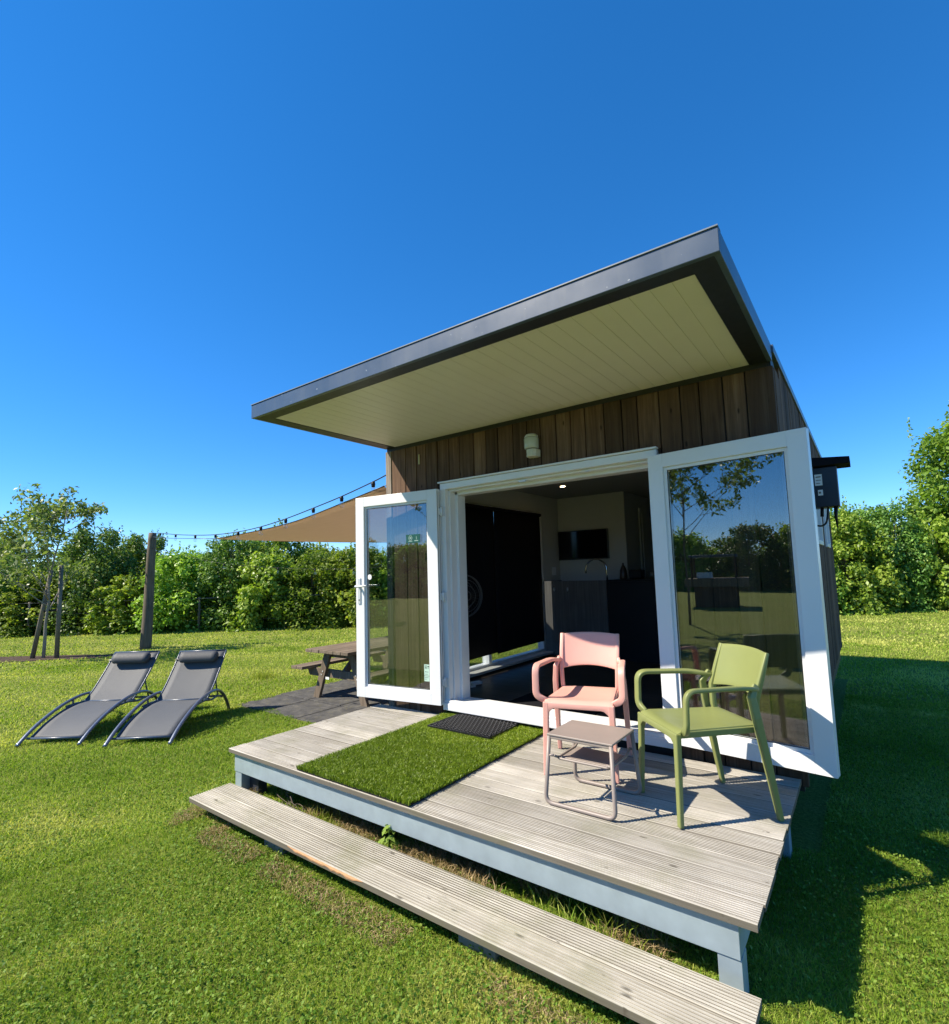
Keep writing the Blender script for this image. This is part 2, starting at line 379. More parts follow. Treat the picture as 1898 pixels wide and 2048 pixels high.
# ------------------------------------------------------------------ ground and paving
GZ = -.40
def gh(x, y):
    """lawn height: the soil is banked up a little along the step and under the front of the deck"""
    x = np.asarray(x, float); y = np.asarray(y, float)
    dx = np.maximum(0, np.maximum(.15-x, x-3.3)); dy = np.maximum(0, np.maximum(-1.98-y, y+1.30))
    k = np.exp(-(dx/.45)**2-(dy/.30)**2)
    r = np.hypot(x-3, y+2)
    return GZ + .072*k + .010*np.sin(x*1.3+.5)*np.sin(y*1.1)*np.minimum(1, np.maximum(0, -y-2.2)/1.0)*(r < 30)
gx = np.concatenate([[-400,-120,-60,-35], np.arange(-25,-3,1.), np.arange(-3,6.01,.1), [7,8,10,14,20,35,60,120,400]]); gy = np.concatenate([[-400,-120,-60,-30,-16,-10,-7,-6], np.arange(-5,0,.1), np.arange(0,3,.5), [4,6,9,13,18,25,35,60,120,400]])
GX, GY = np.meshgrid(gx, gy); GZZ = gh(GX, GY); ngx, ngy = len(gx), len(gy)
ii = (np.arange(ngy-1)[:,None]*ngx+np.arange(ngx-1)[None,:]).ravel()
tag(big_mesh('ground', np.stack([GX.ravel(), GY.ravel(), GZZ.ravel()], 1), np.stack([ii, ii+1, ii+ngx+1, ii+ngx], 1), MT['lawn'], smooth=True), kind='structure')
b = MB()
xs = [(-3.02,-2.36), (-2.345,-1.70), (-1.685,-1.04), (-1.025,-.40), (-.385,.0)]
for i, (x0, x1) in enumerate(xs):
    for j in range(5):
        y0 = .10+j*.655; 
        if i == 0 and j == 3: continue
        if i == 0 and j == 4: continue
        b.box(x0, x1, y0, y0+.645, GZ-.03, GZ+.012+.004*((i*3+j*5) % 3))
tag(b.build('patio', MT['patio'], bevel=.006), kind='structure')
b = MB(); pts = []
for k in range(40):
    a = 2*PI*k/40; rr = 1+.12*math.sin(3*a+1)+.08*math.sin(7*a)
    pts.append((-11.75+2.1*rr*math.cos(a)*.8-.42*rr*math.sin(a)*.6, -.08+2.1*rr*math.cos(a)*.6+.42*rr*math.sin(a)*.8))
b.prism(pts, GZ-.02, GZ+.012)
tag(b.build('soil_bed', MT['soil']), kind='structure')

# ------------------------------------------------------------------ cabin
W, ZT, O, L = 3.5293, 2.545, 1.4945, 5.5
cab = thing('wooden_cabin', 'small brown timber clad garden cabin with flat overhanging roof and open white doors', 'cabin')
FX = [0.0, .075, .099, .274, .419, .547, .694, .837, .964, 1.127, 1.265, 1.394, 1.553, 1.694, 1.822, 1.965, 2.099, 2.223, 2.38, 2.52, 2.64, 2.8, 2.947, 3.076, 3.226, 3.365, 3.516]
DX0, DX1, DT, DB = .7416, 2.7702, 2.12, .056
b = MB(); FX2 = [.078] + FX[3:]; x = 0
for a, c in zip(FX2[:-1], FX2[1:]):
    g = .008; y = 0.0 + random.uniform(-.004, .004)
    zb = -.05
    segs = []
    if c <= DX0+.02 or a >= DX1-.02: segs = [(a, c, zb, ZT)]
    else:
        if a < DX0: segs += [(a, DX0-.002, zb, DT+.0)]
        if c > DX1: segs += [(DX1+.002, c, zb, DT+.0)]
        segs += [(a, c, DT+.004, ZT)]
    for (p, q, z0, z1) in segs: b.box(p+g/2, q-g/2, y, y+.026, z0, z1)
b.build('front_wall', MT['clad'], cab, bevel=.003, seg=1)
b = MB()       # weather barrier and structure behind the boards (front)
b.box(.03, DX0-.001, .028, .19, -.05, ZT); b.box(DX1+.001, W-.03, .028, .19, -.05, ZT); b.box(DX0-.001, DX1+.001, .028, .19, DT, ZT)
b.build('wall_core', MT['gasket'], cab)
b = MB(); b.box(0, .078, -.012, .06, -.12, ZT-.003); b.build('corner_post', MT['corner'], cab, bevel=.005)
b = MB(); b.box(W-.035, W, -.004, .05, -.05, ZT-.003); b.build('corner_post', MT['clad'], cab, bevel=.004)
b = MB(); b.box(.25, W-.25, .25, L-.25, GZ-.02, -.10); b.box(.03, W-.03, .06, L-.03, -.10, .0401-.001); b.build('base', MT['gasket'], cab)  # black skirt box added to stand for the dark void under the cabin
def side(x0, x1, nm, holes, zlo=-.12):
    b = MB(); y = .062
    while y < L:
        wd = random.choice((.118, .128, .14, .15)); y1 = min(y+wd, L); jit = random.uniform(-.003, .003)
        cuts = [(zlo, ZT+.10 if y > .3 else ZT+.0)]
        for (h0, h1, z0, z1) in holes:
            if y1 > h0+.01 and y < h1-.01:
                cuts = [(zlo, z0), (z1, ZT+.1)]
        for (z0, z1) in cuts: b.box(x0+jit, x1+jit, y+.002, y1-.002, z0, z1)
        y = y1
    return b.build(nm, MT['clad'], cab, bevel=.002, seg=1)
LW = (.86, 3.02, .10, 2.12)      # left window: y0,y1,z0,z1
side(0, .024, 'side_wall', [LW])
side(W-.024, W, 'side_wall', [(2.5, 3.2, 1.46, 2.05), (3.9, 4.6, 1.46, 2.05)], .08)
b = MB(); b.box(0, W, L, L+.03, .05, ZT+.1); b.build('rear_wall', MT['clad'], cab)
# interior lining
b = MB(); x = .026; X1 = .10
b.box(x, X1, .192, LW[0], .05, 2.38); b.box(x, X1, LW[1], 5.3, .05, 2.38); b.box(x, X1, LW[0], LW[1], LW[3], 2.38); b.box(x, X1+.02, LW[0], LW[1], .05, LW[2])
b.box(W-.10, W-.026, .192, 5.3, .05, 2.38)
b.box(.10, W-.1, 5.3, 5.4, .05, 2.38)
b.box(.10, DX0-.002, .192, .215, .05, 2.38); b.box(DX1+.002, W-.1, .192, .215, .05, 2.38); b.box(DX0-.002, DX1+.002, .192, .215, DT-.02, 2.38)
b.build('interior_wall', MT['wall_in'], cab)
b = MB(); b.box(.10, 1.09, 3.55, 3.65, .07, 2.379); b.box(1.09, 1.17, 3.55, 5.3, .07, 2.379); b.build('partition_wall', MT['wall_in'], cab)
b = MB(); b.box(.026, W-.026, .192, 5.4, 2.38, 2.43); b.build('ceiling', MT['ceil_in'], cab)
b = MB(); yy = .215; b.box(.10, W-.10, .20, 5.3, .0395, .0445)
while yy < 5.3:
    b.box(.10, W-.10, yy, min(yy+.188, 5.3), .045, .07); yy += .19
b.build('interior_floor', MT['floor_in'], cab)
b = MB(); b.box(.08, .22, LW[0]-.02, LW[1]+.02, .095, .125); b.build('window_board', MT['wall_in'], cab, bevel=.004)
# side windows
def window(parent, x0, x1, y0, y1, z0, z1, mull=None, fr=.055):
    b = MB(); b.box(x0, x1, y0, y1, z0, z0+fr); b.box(x0, x1, y0, y1, z1-fr, z1); b.box(x0, x1, y0, y0+fr, z0+fr, z1-fr); b.box(x0, x1, y1-fr, y1, z0+fr, z1-fr)
    if mull: b.box(x0, x1, mull-.03, mull+.03, z0+fr, z1-fr)
    o = b.build('window', MT['upvc'], parent, bevel=.004)
    xm = (x0+x1)/2; c = MB(); c.box(xm-.01, xm+.01, y0+fr-.005, y1-fr+.005, z0+fr-.005, z1-fr+.005); c.build('pane', MT['glass'], o)
window(cab, -.012, .09, *LW, mull=1.63)
window(cab, W-.06, W+.018, 2.5, 3.2, 1.46, 2.05, fr=.045); window(cab, W-.06, W+.018, 3.9, 4.6, 1.46, 2.05, fr=.045)
# door frame with sill, head strip and reveal
b = MB(); fy0, fy1 = -.03, .10; fw = .062
b.box(DX0, DX0+fw, fy0, fy1, DB+.06, DT-fw); b.box(DX1-fw, DX1, fy0, fy1, DB+.06, DT-fw); b.box(DX0, DX1, fy0, fy1, DT-fw, DT-.004)
b.box(DX0+.03, DX0+fw+.045, fy1, .216, DB+.06, DT-.04); b.box(DX1-fw-.045, DX1-.03, fy1, .216, DB+.06, DT-.04); b.box(DX0+.03, DX1-.03, fy1, .216, DT-fw-.045, DT-.04)
b.box(DX0+fw, DX0+fw+.018, .02, fy1, DB+.06, DT-fw); b.box(DX1-fw-.018, DX1-fw, .02, fy1, DB+.06, DT-fw); b.box(DX0+fw, DX1-fw, .02, fy1, DT-fw-.018, DT-fw)
fr = b.build('door_frame', MT['upvc'], cab, bevel=.004)
b = MB(); b.box(DX0-.012, DX1+.006, -.052, .0, DT-.002, DT+.012); b.build('head_strip', MT['upvc'], fr, bevel=.002)
b = MB(); b.box(DX0, DX1, -.055, .10, DB-.002, DB+.06); b.box(DX0+.003, DX1-.003, -.045, .0, DB+.06, DB+.085); b.box(DX0+.01, DX1-.01, .02, .216, DB+.05, DB+.07); b.build('sill', MT['upvc'], fr, bevel=.006)
for (p, q, dz) in ((1.60, 1.66, .012), (2.2, 2.23, .006), (1.1, 1.13, .006)): b = MB(); b.box(p, q, .0, .025, DT-fw-.018-dz, DT-fw-.0181); b.build('strike_plate', MT['galv'], fr)

# roof: fascia, soffit with grooved boards, roof deck
rf = MB(); z0 = 2.572; hf = .108
rf.box(.02, W-.02, -O+.03, L+.1, z0+.035, z0+hf-.004)
roof = rf.build('roof', MT['fascia_under'], cab)
b = MB(); b.box(0, W, -O, -O+.028, z0, z0+hf); b.box(0, .028, -O+.028, .0, z0, z0+hf); b.box(W-.028, W, -O+.028, .0, z0, z0+hf)
b.box(-.012, .028, .0, L+.12, z0+.055, z0+hf); b.box(W-.028, W+.012, .0, L+.12, z0+.055, z0+hf); b.box(0, W, L+.1, L+.128, z0+.055, z0+hf)
b.build('fascia', MT['fascia'], roof, bevel=.003)
b = MB(); b.box(.0, W, -O-.006, -O+.05, z0+hf+.001, z0+hf+.007); b.build('roof_edge_strip', MT['fascia_plain'], roof)
b = MB(); b.box(.028, W-.028, -O+.028, -O+.125, z0+.002, z0+.03); b.box(.028, .13, -O+.125, -.002, z0+.002, z0+.03); b.box(W-.13, W-.028, -O+.125, -.002, z0+.002, z0+.03)
b.build('soffit_border', MT['fascia_under'], roof)
b = MB(); x = .13; wd = (W-.26)/32
for k in range(32): b.box(x+.0011, x+wd-.0011, -O+.125, .02, z0+.006, z0+.028); x += wd
b.box(.131, W-.131, -O+.126, .02, z0+.0092, z0+.033)
b.build('soffit', MT['soffit'], roof, bevel=.0015, seg=1)
b = MB(); b.box(.078, W-.035, -.006, .0, ZT-.004, z0+.006); b.box(0.01, W-.01, .001, .15, ZT, z0+.03); b.build('wall_top_trim', MT['gasket'], roof)

# door leaves -----------------------------------------------------
def leaf(px, py, ang, mirror, nm_handle):
    """leaf local: x from hinge to free edge, y = towards the room side (viewer), z up"""
    e = bpy.data.objects.new('door', None)
    b = MB(); wL = .98; z0, z1 = .10, 2.062; st = .105; t = .062
    b.box(0, st, 0, t, z0, z1); b.box(wL-st, wL, 0, t, z0, z1); b.box(st, wL-st, 0, t, z0, z0+st-.005); b.box(st, wL-st, 0, t, z1-st+.01, z1)
    # glazing bead, stepped
    q = .022; zz0 = z0+st-.005; zz1 = z1-st+.01
    for (a0, a1, c0, c1) in ((st, st+q, zz0, zz1), (wL-st-q, wL-st, zz0, zz1)): b.box(a0, a1, .008, t-.018, c0, c1)
    for (c0, c1) in ((zz0, zz0+q), (zz1-q, zz1)): b.box(st+q, wL-st-q, .008, t-.018, c0, c1)
    # stepped closing edge at the hinge side and overlap flange
    b.box(-.004, 0, .0, .012, z0+.012, z1-.012); b.box(-.004, 0, .030, .042, z0+.012, z1-.012)
    o = b.build('door', MT['upvc'], cab, bevel=.003)
    g = MB(); x0, x1 = st+q-.004, wL-st-q+.004; g.box(x0, x1, .018, .036, zz0+q-.004, zz1-q+.004); g.build('pane', MT['glass'], o)
    s_ = MB()
    for a0 in (st+q, wL-st-q-.004): s_.box(a0, a0+.004, .037, .041, zz0+q, zz1-q)
    s_.box(-.0015, -.0002, .013, .018, z0+.02, z1-.02); s_.box(-.0015, -.0002, .046, .049, z0+.02, z1-.02)
    for c0 in (zz0+q, zz1-q-.004): s_.box(st+q+.004, wL-st-q-.004, .037, .041, c0, c0+.004)
    s_.build('seal', MT['gasket'], o)
    if mirror:
        o.scale = (-1, 1, 1)
    return o
# right leaf
aR = .137
lr = leaf(0, 0, 0, False, '')
# viewer-facing plane passes through (2.7202,-.08)+dir; local +y must point to the viewer (-Y): rotate and mirror
aL = math.atan2(-.100+.231, .757+.203)
def place_leaf(o, fx, fy, dirx, diry, t=.062):
    d = Vector((dirx, diry, 0)).normalized()
    n = Vector((d.y, -d.x, 0)); n = n if n.y < 0 else -n          # towards viewer
    # local x -> d, local y -> n; origin so that y=t plane is the face
    org = Vector((fx, fy, 0)) - n*t
    # mesh coordinates rewritten so that no mirrored scale is needed
    return d, n, org
def bake(o, d, n, org):
    for x in [o]+list(o.children):
        me = x.data
        for v in me.vertices:
            c = v.co.copy(); v.co = d*c.x + n*c.y + Vector((0,0,c.z)) + org
        bm = bmesh.new(); bm.from_mesh(me); bmesh.ops.recalc_face_normals(bm, faces=bm.faces); bm.to_mesh(me); bm.free(); x.scale = (1,1,1)
RD = place_leaf(lr, 2.7202, -.080, math.cos(aR), -math.sin(aR)); bake(lr, *RD)
lr['label'] = 'right glazed door leaf folded back, widest in view'
ll = leaf(0, 0, 0, False, ''); LD_ = place_leaf(ll, .757, -.100, -.203-.757, -.231+.100); bake(ll, *LD_)
ll['label'] = 'left glazed door leaf with lever handle and stickers'
def on_left(xf, z, y=.062):       # xf measured from the free edge
    d, n, org = LD_; return d*(.975-xf)+n*y+Vector((0,0,z))+org
def leftbox(nm, mat, x0, x1, y0, y1, z0, z1, bevel=0, parent=None):
    b = MB(); b.box(.975-x1, .975-x0, y0, y1, z0, z1); o = b.build(nm, mat, parent or ll, bevel=bevel)
    d, n, org = LD_
    for v in o.data.vertices: c = v.co.copy(); v.co = d*c.x+n*c.y+Vector((0,0,c.z))+org
    bm = bmesh.new(); bm.from_mesh(o.data); bmesh.ops.recalc_face_normals(bm, faces=bm.faces); bm.to_mesh(o.data); bm.free()
    return o
b = MB(); d, n, org = LD_
T = Matrix(((d.x, n.x, 0, org.x), (d.y, n.y, 0, org.y), (0, 0, 1, org.z), (0,0,0,1)))
b.box(.975-.058, .975-.024, .062, .071, 1.0, 1.255, T)
b.lathe([(.012,0),(.012,.045)], n=12, T=T @ Matrix.Translation((.975-.04, .07, 1.173)) @ Matrix.Rotation(-PI/2, 4, 'X'))
b.tube([T @ Vector(p) for p in fillet([(.975-.04, .105, 1.173), (.975-.04, .118, 1.173), (.975-.10, .122, 1.174), (.975-.175, .118, 1.176)], .02)], [.012]*10+[.011]*100, n=10, flat=.8) if False else b.tube([T @ Vector(p) for p in [(.975-.028, .112, 1.172), (.975-.06, .12, 1.173), (.975-.11, .122, 1.175), (.975-.175, .118, 1.177)]], [.012, .012, .011, .009], n=10)
b.build('handle', MT['galv'], ll, bevel=.002)
b = MB(); b.box(.975-.047, .975-.037, .0711, .073, 1.03, 1.046, T); b.build('keyhole', MT['ink'], ll)
b = MB(); b.lathe([(.026,0),(.026,.002)], n=20, T=T @ Matrix.Translation((.975-.150, .0365, 1.262)) @ Matrix.Rotation(-PI/2, 4, 'X')); b.build('round_sticker', MT['white'], ll)
for hz in (1.851, 1.066, .30):
    b = MB(); b.lathe([(.011,-.045),(.011,.045)], c=(.772, -.05, hz), n=10); b.box(.775, .80, -.040, -.031, hz-.04, hz+.04); b.box(.752, .77, -.075, -.05, hz-.03, hz+.03); b.build('hinge', MT['galv'], ll, bevel=.002)
# stickers on the left pane
st = leftbox('green_sticker', MT['stickg'], .605, .765, .037, .0385, 1.575, 1.655)
b = MB(); hexp = [(.030*math.cos(PI/3*k), .030*math.sin(PI/3*k)) for k in range(6)]; cxm = .975-.655
for k in range(6):
    p, q = hexp[k], hexp[(k+1) % 6]; b.bar(T @ Vector((cxm-p[0]*.7, .0392, 1.622+p[1]*.8)), T @ Vector((cxm-q[0]*.7, .0392, 1.622+q[1]*.8)), .0015, .004, n)
b.box(.975-.678, .975-.632, .0386, .0392, 1.588, 1.594, T); b.box(.975-.745, .975-.700, .0386, .0392, 1.590, 1.597, T)
b.box(.975-.727, .975-.723, .0386, .0392, 1.606, 1.634, T); b.box(.975-.731, .975-.719, .0386, .0392, 1.606, 1.610, T); b.box(.975-.723, .975-.719, .0386, .0392, 1.627, 1.631, T)
b.box(cxm-.008, cxm+.008, .0386, .0392, 1.614, 1.630, T)
b.build('sticker_print', MT['stickw'], ll)
lb = leftbox('info_label', MT['label'], .785, .843, .037, .0385, .298, .449)
b = MB()
def lm(x0, x1, z0, z1): b.box(.975-x1, .975-x0, .0386, .0392, z0, z1, T)
lm(.793,.795,.41,.44); lm(.812,.814,.41,.44); lm(.793,.814,.41,.413); lm(.793,.814,.437,.44); lm(.799,.808,.418,.430)
lm(.822,.840,.425,.436); lm(.826,.832,.412,.42); lm(.797,.803,.378,.388); lm(.806,.83,.380,.384); lm(.79,.825,.36,.363); lm(.785,.842,.345,.348); lm(.79,.83,.33,.333); lm(.79,.81,.315,.318)
b.build('label_print', MT['ink'], ll)

# wall lamp on the front
lampo = thing('wall_lamp', 'off-white outdoor wall lamp with frosted shade on the boards above the door', 'lamp', (1.772, 0, 2.21))
b = MB(); b.prism([(-.052,-.012), (.052,-.012), (.045,-.075), (.025,-.10), (-.025,-.10), (-.045,-.075)], 0, .062); b.box(-.03, .03, -.012, -.001, .0, .19); b.build('sensor_box', MT['lampw'], lampo, bevel=.004)
b = MB(); b.lathe([(.056,.066), (.060,.075), (.061,.15), (.056,.158)], c=(0,-.066,0), n=20); b.build('lamp_shade', MT['frost'], lampo)
b = MB(); b.lathe([(.058,.159), (.05,.176), (.042,.185)], c=(0,-.066,0), n=20); b.build('lamp_cap', MT['lampw'], lampo)
b = MB(); b.box(-.034, -.022, -.092, -.086, .018, .030); b.build('sensor_eye', MT['ink'], lampo)
b = MB(); b.box(.452, .470, -.007, -.001, 2.35, 2.45); o = b.build('brass_plate', plain('brass', (.45,.33,.10), .4, .6), None, bevel=.002); tag(o, 'small narrow brass plate on the cladding left of the door', 'plate')

# ------------------------------------------------------------------ decking and step
def groovy(b, x0, x1, yc, wd, zt, th=.028, ng=9, jag=0.):
    """a grooved deck board along X"""
    prof = [(yc-wd/2, zt-th), (yc-wd/2, zt-.004), (yc-wd/2+.003, zt)]
    p = (wd-.008)/ng; y = yc-wd/2+.004
    for k in range(ng):
        prof += [(y+p*.04, zt), (y+p*.46, zt), (y+p*.54, zt-.0055), (y+p*.96, zt-.0055)]; y += p
    prof += [(yc+wd/2-.003, zt), (yc+wd/2, zt-.004), (yc+wd/2, zt-th)]
    m = len(prof); nx = 8; vs = []
    w1 = random.uniform(-.0015, .0015); ph = random.uniform(0, 6)
    for i in range(nx+1):
        x = x0+(x1-x0)*i/nx; dz = .0012*math.sin(ph+i*.9)+w1
        vs += [(x, a, c+dz) for a, c in prof]
    fs = [tuple(range(m))[::-1], tuple(nx*m+i for i in range(m))]
    for i in range(nx):
        for j in range(m): k = (j+1) % m; fs.append((i*m+j, i*m+k, (i+1)*m+k, (i+1)*m+j))
    b.add(vs, fs)
deck = thing('timber_deck', 'raised grey weathered timber deck with grooved boards in front of the cabin', 'deck')
b = MB(); nb = 11; pitch = (1.586-.03)/nb
for k in range(nb):
    yc = -1.586+pitch*(k+.5); groovy(b, -.104+random.uniform(-.002,.003), 3.4975+random.uniform(-.003,.003), yc, pitch-.0065, -.0005)
b.build('decking', MT['deck'], deck)
b = MB(); b.box(-.065, 3.425, -1.556, -1.550, -.165, -.031); b.box(-.065, 3.425, -1.550, -1.515, -.037, -.031); b.box(-.065, 3.425, -1.550, -1.515, -.165, -.159)
b.box(-.065, -.059, -1.549, -.05, -.165, -.031); b.box(3.419, 3.425, -1.549, -.05, -.165, -.031)
b.build('frame_beam', MT['steel'], deck, bevel=.002)
b = MB()
for x in (.7, 1.4, 2.1, 2.8): b.box(x-.03, x+.03, -1.51, -.05, -.13, -.0305)
b.build('joist', MT['steel_dark'], deck)
for (x, y) in ((-.02, -1.515), (3.385, -1.515), (3.385, -.15), (-.02, -.15), (1.7, -.8)):
    b = MB(); b.box(x-.042, x+.042, y-.035, y-.030, GZ-.02, -.166); b.box(x+.037, x+.042, y-.030, y+.05, GZ-.02, -.166); b.box(x-.042, x-.037, y-.030, y+.05, GZ-.02, -.166); b.build('post', MT['steel'], deck, bevel=.0015)
b = MB(); b.box(.035, .15, -1.49, -1.42, GZ-.02, -.168); b.build('post', MT['steel_dark'], deck)
step = thing('wooden_step', 'long low step of two grooved weathered boards along the front of the deck', 'step')
b = MB(); groovy(b, .052, 3.506, -1.945+.0735, .146, -.2, .030, 9); groovy(b, .045, 3.502, -1.645-.0735, .146, -.2015, .030, 9); b.build('step_board', MT['step'], step)
b = MB(); vs = []; fs = []; nn_ = 26
for k in range(nn_+1):
    x = 1.20+.62*k/nn_; e = min(1, min(k, nn_-k)/4); top = -.2005-.003*random.random(); bot = -.205-.020*e*random.uniform(.5, 1.1)
    vs += [(x, -1.9465, top), (x, -1.9465-.0025*e, (top+bot)/2), (x, -1.9465, bot)]
for k in range(nn_): a = 3*k; fs += [(a, a+1, a+4, a+3), (a+1, a+2, a+5, a+4)]
b.add(vs, fs); b.build('split_edge', plain('fresh_split_wood', (.55,.30,.15), .8, var=.25, scale=40), step)
for x in (.95, 2.45, 3.3):
    b = MB(); b.box(x-.1, x+.1, -1.875, -1.69, GZ-.02, -.233); b.build('support_block', MT['concrete'], step, bevel=.01)

# ------------------------------------------------------------------ mats
tx0, tx1, ty0, ty1 = .745, 1.775, -1.572, -.02
def blades(px, py, pz, h, wd, lean, tint, curl=.5):
    """triangular-tipped blades: 5 verts, 3 tris -> uses 2 quads/tri as tris"""
    n = len(px); az = RNG.uniform(0, 2*PI, n); la = RNG.uniform(0, 2*PI, n)
    dx, dy = np.cos(az)*wd/2, np.sin(az)*wd/2; lx, ly = np.cos(la)*lean*h, np.sin(la)*lean*h
    V = np.zeros((n, 5, 3))
    V[:,0] = np.stack([px-dx, py-dy, pz], 1); V[:,1] = np.stack([px+dx, py+dy, pz], 1)
    mx, my, mz = px+lx*.35, py+ly*.35, pz+h*.6
    V[:,2] = np.stack([mx+dx*.8, my+dy*.8, mz], 1); V[:,3] = np.stack([mx-dx*.8, my-dy*.8, mz], 1)
    V[:,4] = np.stack([px+lx, py+ly, pz+h*(1-.35*np.minimum(lean, 1.2))], 1)
    base = (np.arange(n)*5)[:,None]
    F = np.concatenate([base+np.array([0,1,2]), base+np.array([0,2,3]), base+np.array([3,2,4])], 0)
    return V.reshape(-1,3), F, np.repeat(tint, 5)
turf = thing('artificial_grass_mat', 'bright green artificial grass mat laid on the deck before the doorway', 'mat')
b = MB(); b.box(tx0, tx1, ty0, ty1, .001, .009); b.build('mat_backing', MT['black'], turf)
nbl = 100000; px = RNG.uniform(tx0-.004, tx1+.004, nbl); py = RNG.uniform(ty0-.004, ty1+.004, nbl)
_k = ~((px > .925) & (px < 1.52) & (py > -.435) & (py < -.055)); px = px[_k]; py = py[_k]; nbl = len(px)
tn = np.clip(.36+.24*RNG.standard_normal(nbl)+.22*(py > -.62+.12*np.sin(px*9)), 0, 1)
V, F, T_ = blades(px, py, np.full(nbl, .008), RNG.uniform(.020, .036, nbl), RNG.uniform(.0028, .0046, nbl), RNG.uniform(.2, .95, nbl), tn)
big_mesh('mat_blades', V, F, MT['turf'], turf, T_)
# rubber ring mat on the turf
b = MB(); mx0, mx1, my0, my1 = .915, 1.53, -.445, -.045; zb = .031
nx_, ny_ = 17, 11; sx = (mx1-mx0)/nx_; sy = (my1-my0)/ny_
for j in range(ny_):
    for i in range(nx_):
        cx = mx0+sx*(i+.5+(.25 if j % 2 else -.25)); cy = my0+sy*(j+.5)
        if cx < mx0+.01 or cx > mx1-.01: continue
        pts = [(cx+.0150*math.cos(PI/4*k+.4), cy+.0150*math.sin(PI/4*k+.4), zb+.008) for k in range(8)]
        b.tube(pts, .0038, n=5, closed=True, flat=1.6)
        b.lathe([(.008,zb+.006), (.0085,zb+.016), (.005,zb+.021)], c=(cx+sx/2, cy, 0), n=7)
b.box(mx0-.004, mx0+.006, my0, my1, zb, zb+.012); b.box(mx1-.006, mx1+.004, my0, my1, zb, zb+.012); b.box(mx0-.004, mx1+.004, my0-.01, my0, zb, zb+.012); b.box(mx0-.004, mx1+.004, my1, my1+.01, zb, zb+.012)
for j in range(ny_-1): b.box(mx0, mx1, my0+sy*(j+1)-.0025, my0+sy*(j+1)+.0025, zb, zb+.008)
tag(b.build('rubber_doormat', plain('glossy_black_rubber', (.007,.007,.009), .42, spec=.45)), 'black rubber ring doormat lying on the artificial grass', 'doormat')
b = MB(); b.box(1.15, 2.0, .28, .80, .071, .082); tag(b.build('floor_mat', MT['blackmatt'], bevel=.003), 'black flat floor mat just inside the doorway', 'mat')

# ------------------------------------------------------------------ armchairs
def armchair(name, label, mat, loc, rz, group):
    t = thing(name, label, 'chair', loc, rz, group)
    def seatf(u, v):
        y = -.245+v*.47; hw = .215-.03*v; x = (u-.5)*2*hw
        z = .452-.016*math.sin(PI*min(1, v*1.05))*(1-(2*u-1)**2)*1.0 - .006*v
        if v < .1: z -= .02*((.1-v)/.1)**2; 
        return (x, y, z)
    b = MB(); b.sheet(seatf, 14, 16, .018)
    # front apron with rounded haunches
    ap = []
    for k in range(21):
        s_ = k/20; x = -.20+.40*s_; e = min(s_, 1-s_)*.40; dz = .034+.05*max(0, 1-e/.055)**2
        ap.append((x, dz))
    vs = []; fs = []
    for (x, dz) in ap:
        for (y, z) in ((-.252, .444), (-.222, .444), (-.222, .444-dz), (-.252, .444-dz)): vs.append((x, y, z))
    for i in range(20):
        for j in range(4): a = i*4+j; c = i*4+(j+1) % 4; fs.append((a, c, c+4, a+4))
    fs += [(0,1,2,3), (80,81,82,83)]; b.add(vs, fs, True)
    for sx in (-1, 1): b.sweep([(sx*.205, -.23, .436), (sx*.195, .0, .434), (sx*.186, .22, .432)], .022, .032, (1,0,0))
    b.sweep([(-.19, .225, .436), (.19, .225, .436)], .03, .022, (0,0,1))
    b.build('seat', mat, t, bevel=.004)
    def backf(u, v):
        hw = .196+.004*(1-v); x = (u-.5)*2*hw; c = 1-(2*u-1)**2
        z0 = .585+.030*c**.6*0 - .028*(1-c)**2; z1 = .822-.010*(1-c)
        # arched lower edge
        z0 = .575+.025*c
        z = z0+(z1-z0)*v; y = .205+.085*((z-.57)/.25)+.028*c
        return (x, y, z)
    b = MB(); b.sheet(backf, 18, 10, .016)
    for sx in (-1, 1):
        b.sweep([(sx*.186, .214, .432), (sx*.190, .205, .48), (sx*.194, .208, .58), (sx*.197, .250, .70), (sx*.197, .288, .815)], .026, [.034,.030,.034,.030,.020], (1,0,0), True)
    b.build('backrest', mat, t, bevel=.004)
    for sx in (-1, 1):
        b = MB(); b.sweep([(sx*.203, -.238, .445), (sx*.207, -.243, .30), (sx*.215, -.255, 0)], [.038,.036,.032], [.030,.028,.024], (1,0,0)); b.build('leg', mat, t, bevel=.006)
    for sx in (-1, 1):
        b = MB(); b.sweep([(sx*.243, .262, 0), (sx*.240, .215, .28), (sx*.236, .178, .50), (sx*.226, .165, .60), (sx*.206, .205, .66)], [.028,.034,.034,.030,.020], [.026,.036,.040,.038,.03], (1,0,0)); b.build('leg', mat, t, bevel=.006)
    for sx in (-1, 1):
        path = fillet([(sx*.205, .215, .635), (sx*.245, .10, .655), (sx*.272, -.215, .662), (sx*.272, -.222, .475), (sx*.208, -.205, .445)], .055, 6)
        b = MB(); n_ = len(path); b.sweep(path, [.030]+[.042]*(n_-2)+[.034], [.02]+[.022]*(n_-2)+[.02], (1, 0, 0) if False else (sx*.85, -.15, .12), True); b.build('armrest', mat, t, bevel=.005)
    return t
armchair('armchair', 'pink plastic armchair facing out from the open doorway', MT['pink'], (2.245+.09, -.47, 0), math.radians(14.9), 'plastic armchairs on the deck')
armchair('armchair', 'olive green plastic armchair in front of the right door leaf', MT['green'], (3.107, -.68, 0), math.radians(-45.8), 'plastic armchairs on the deck')
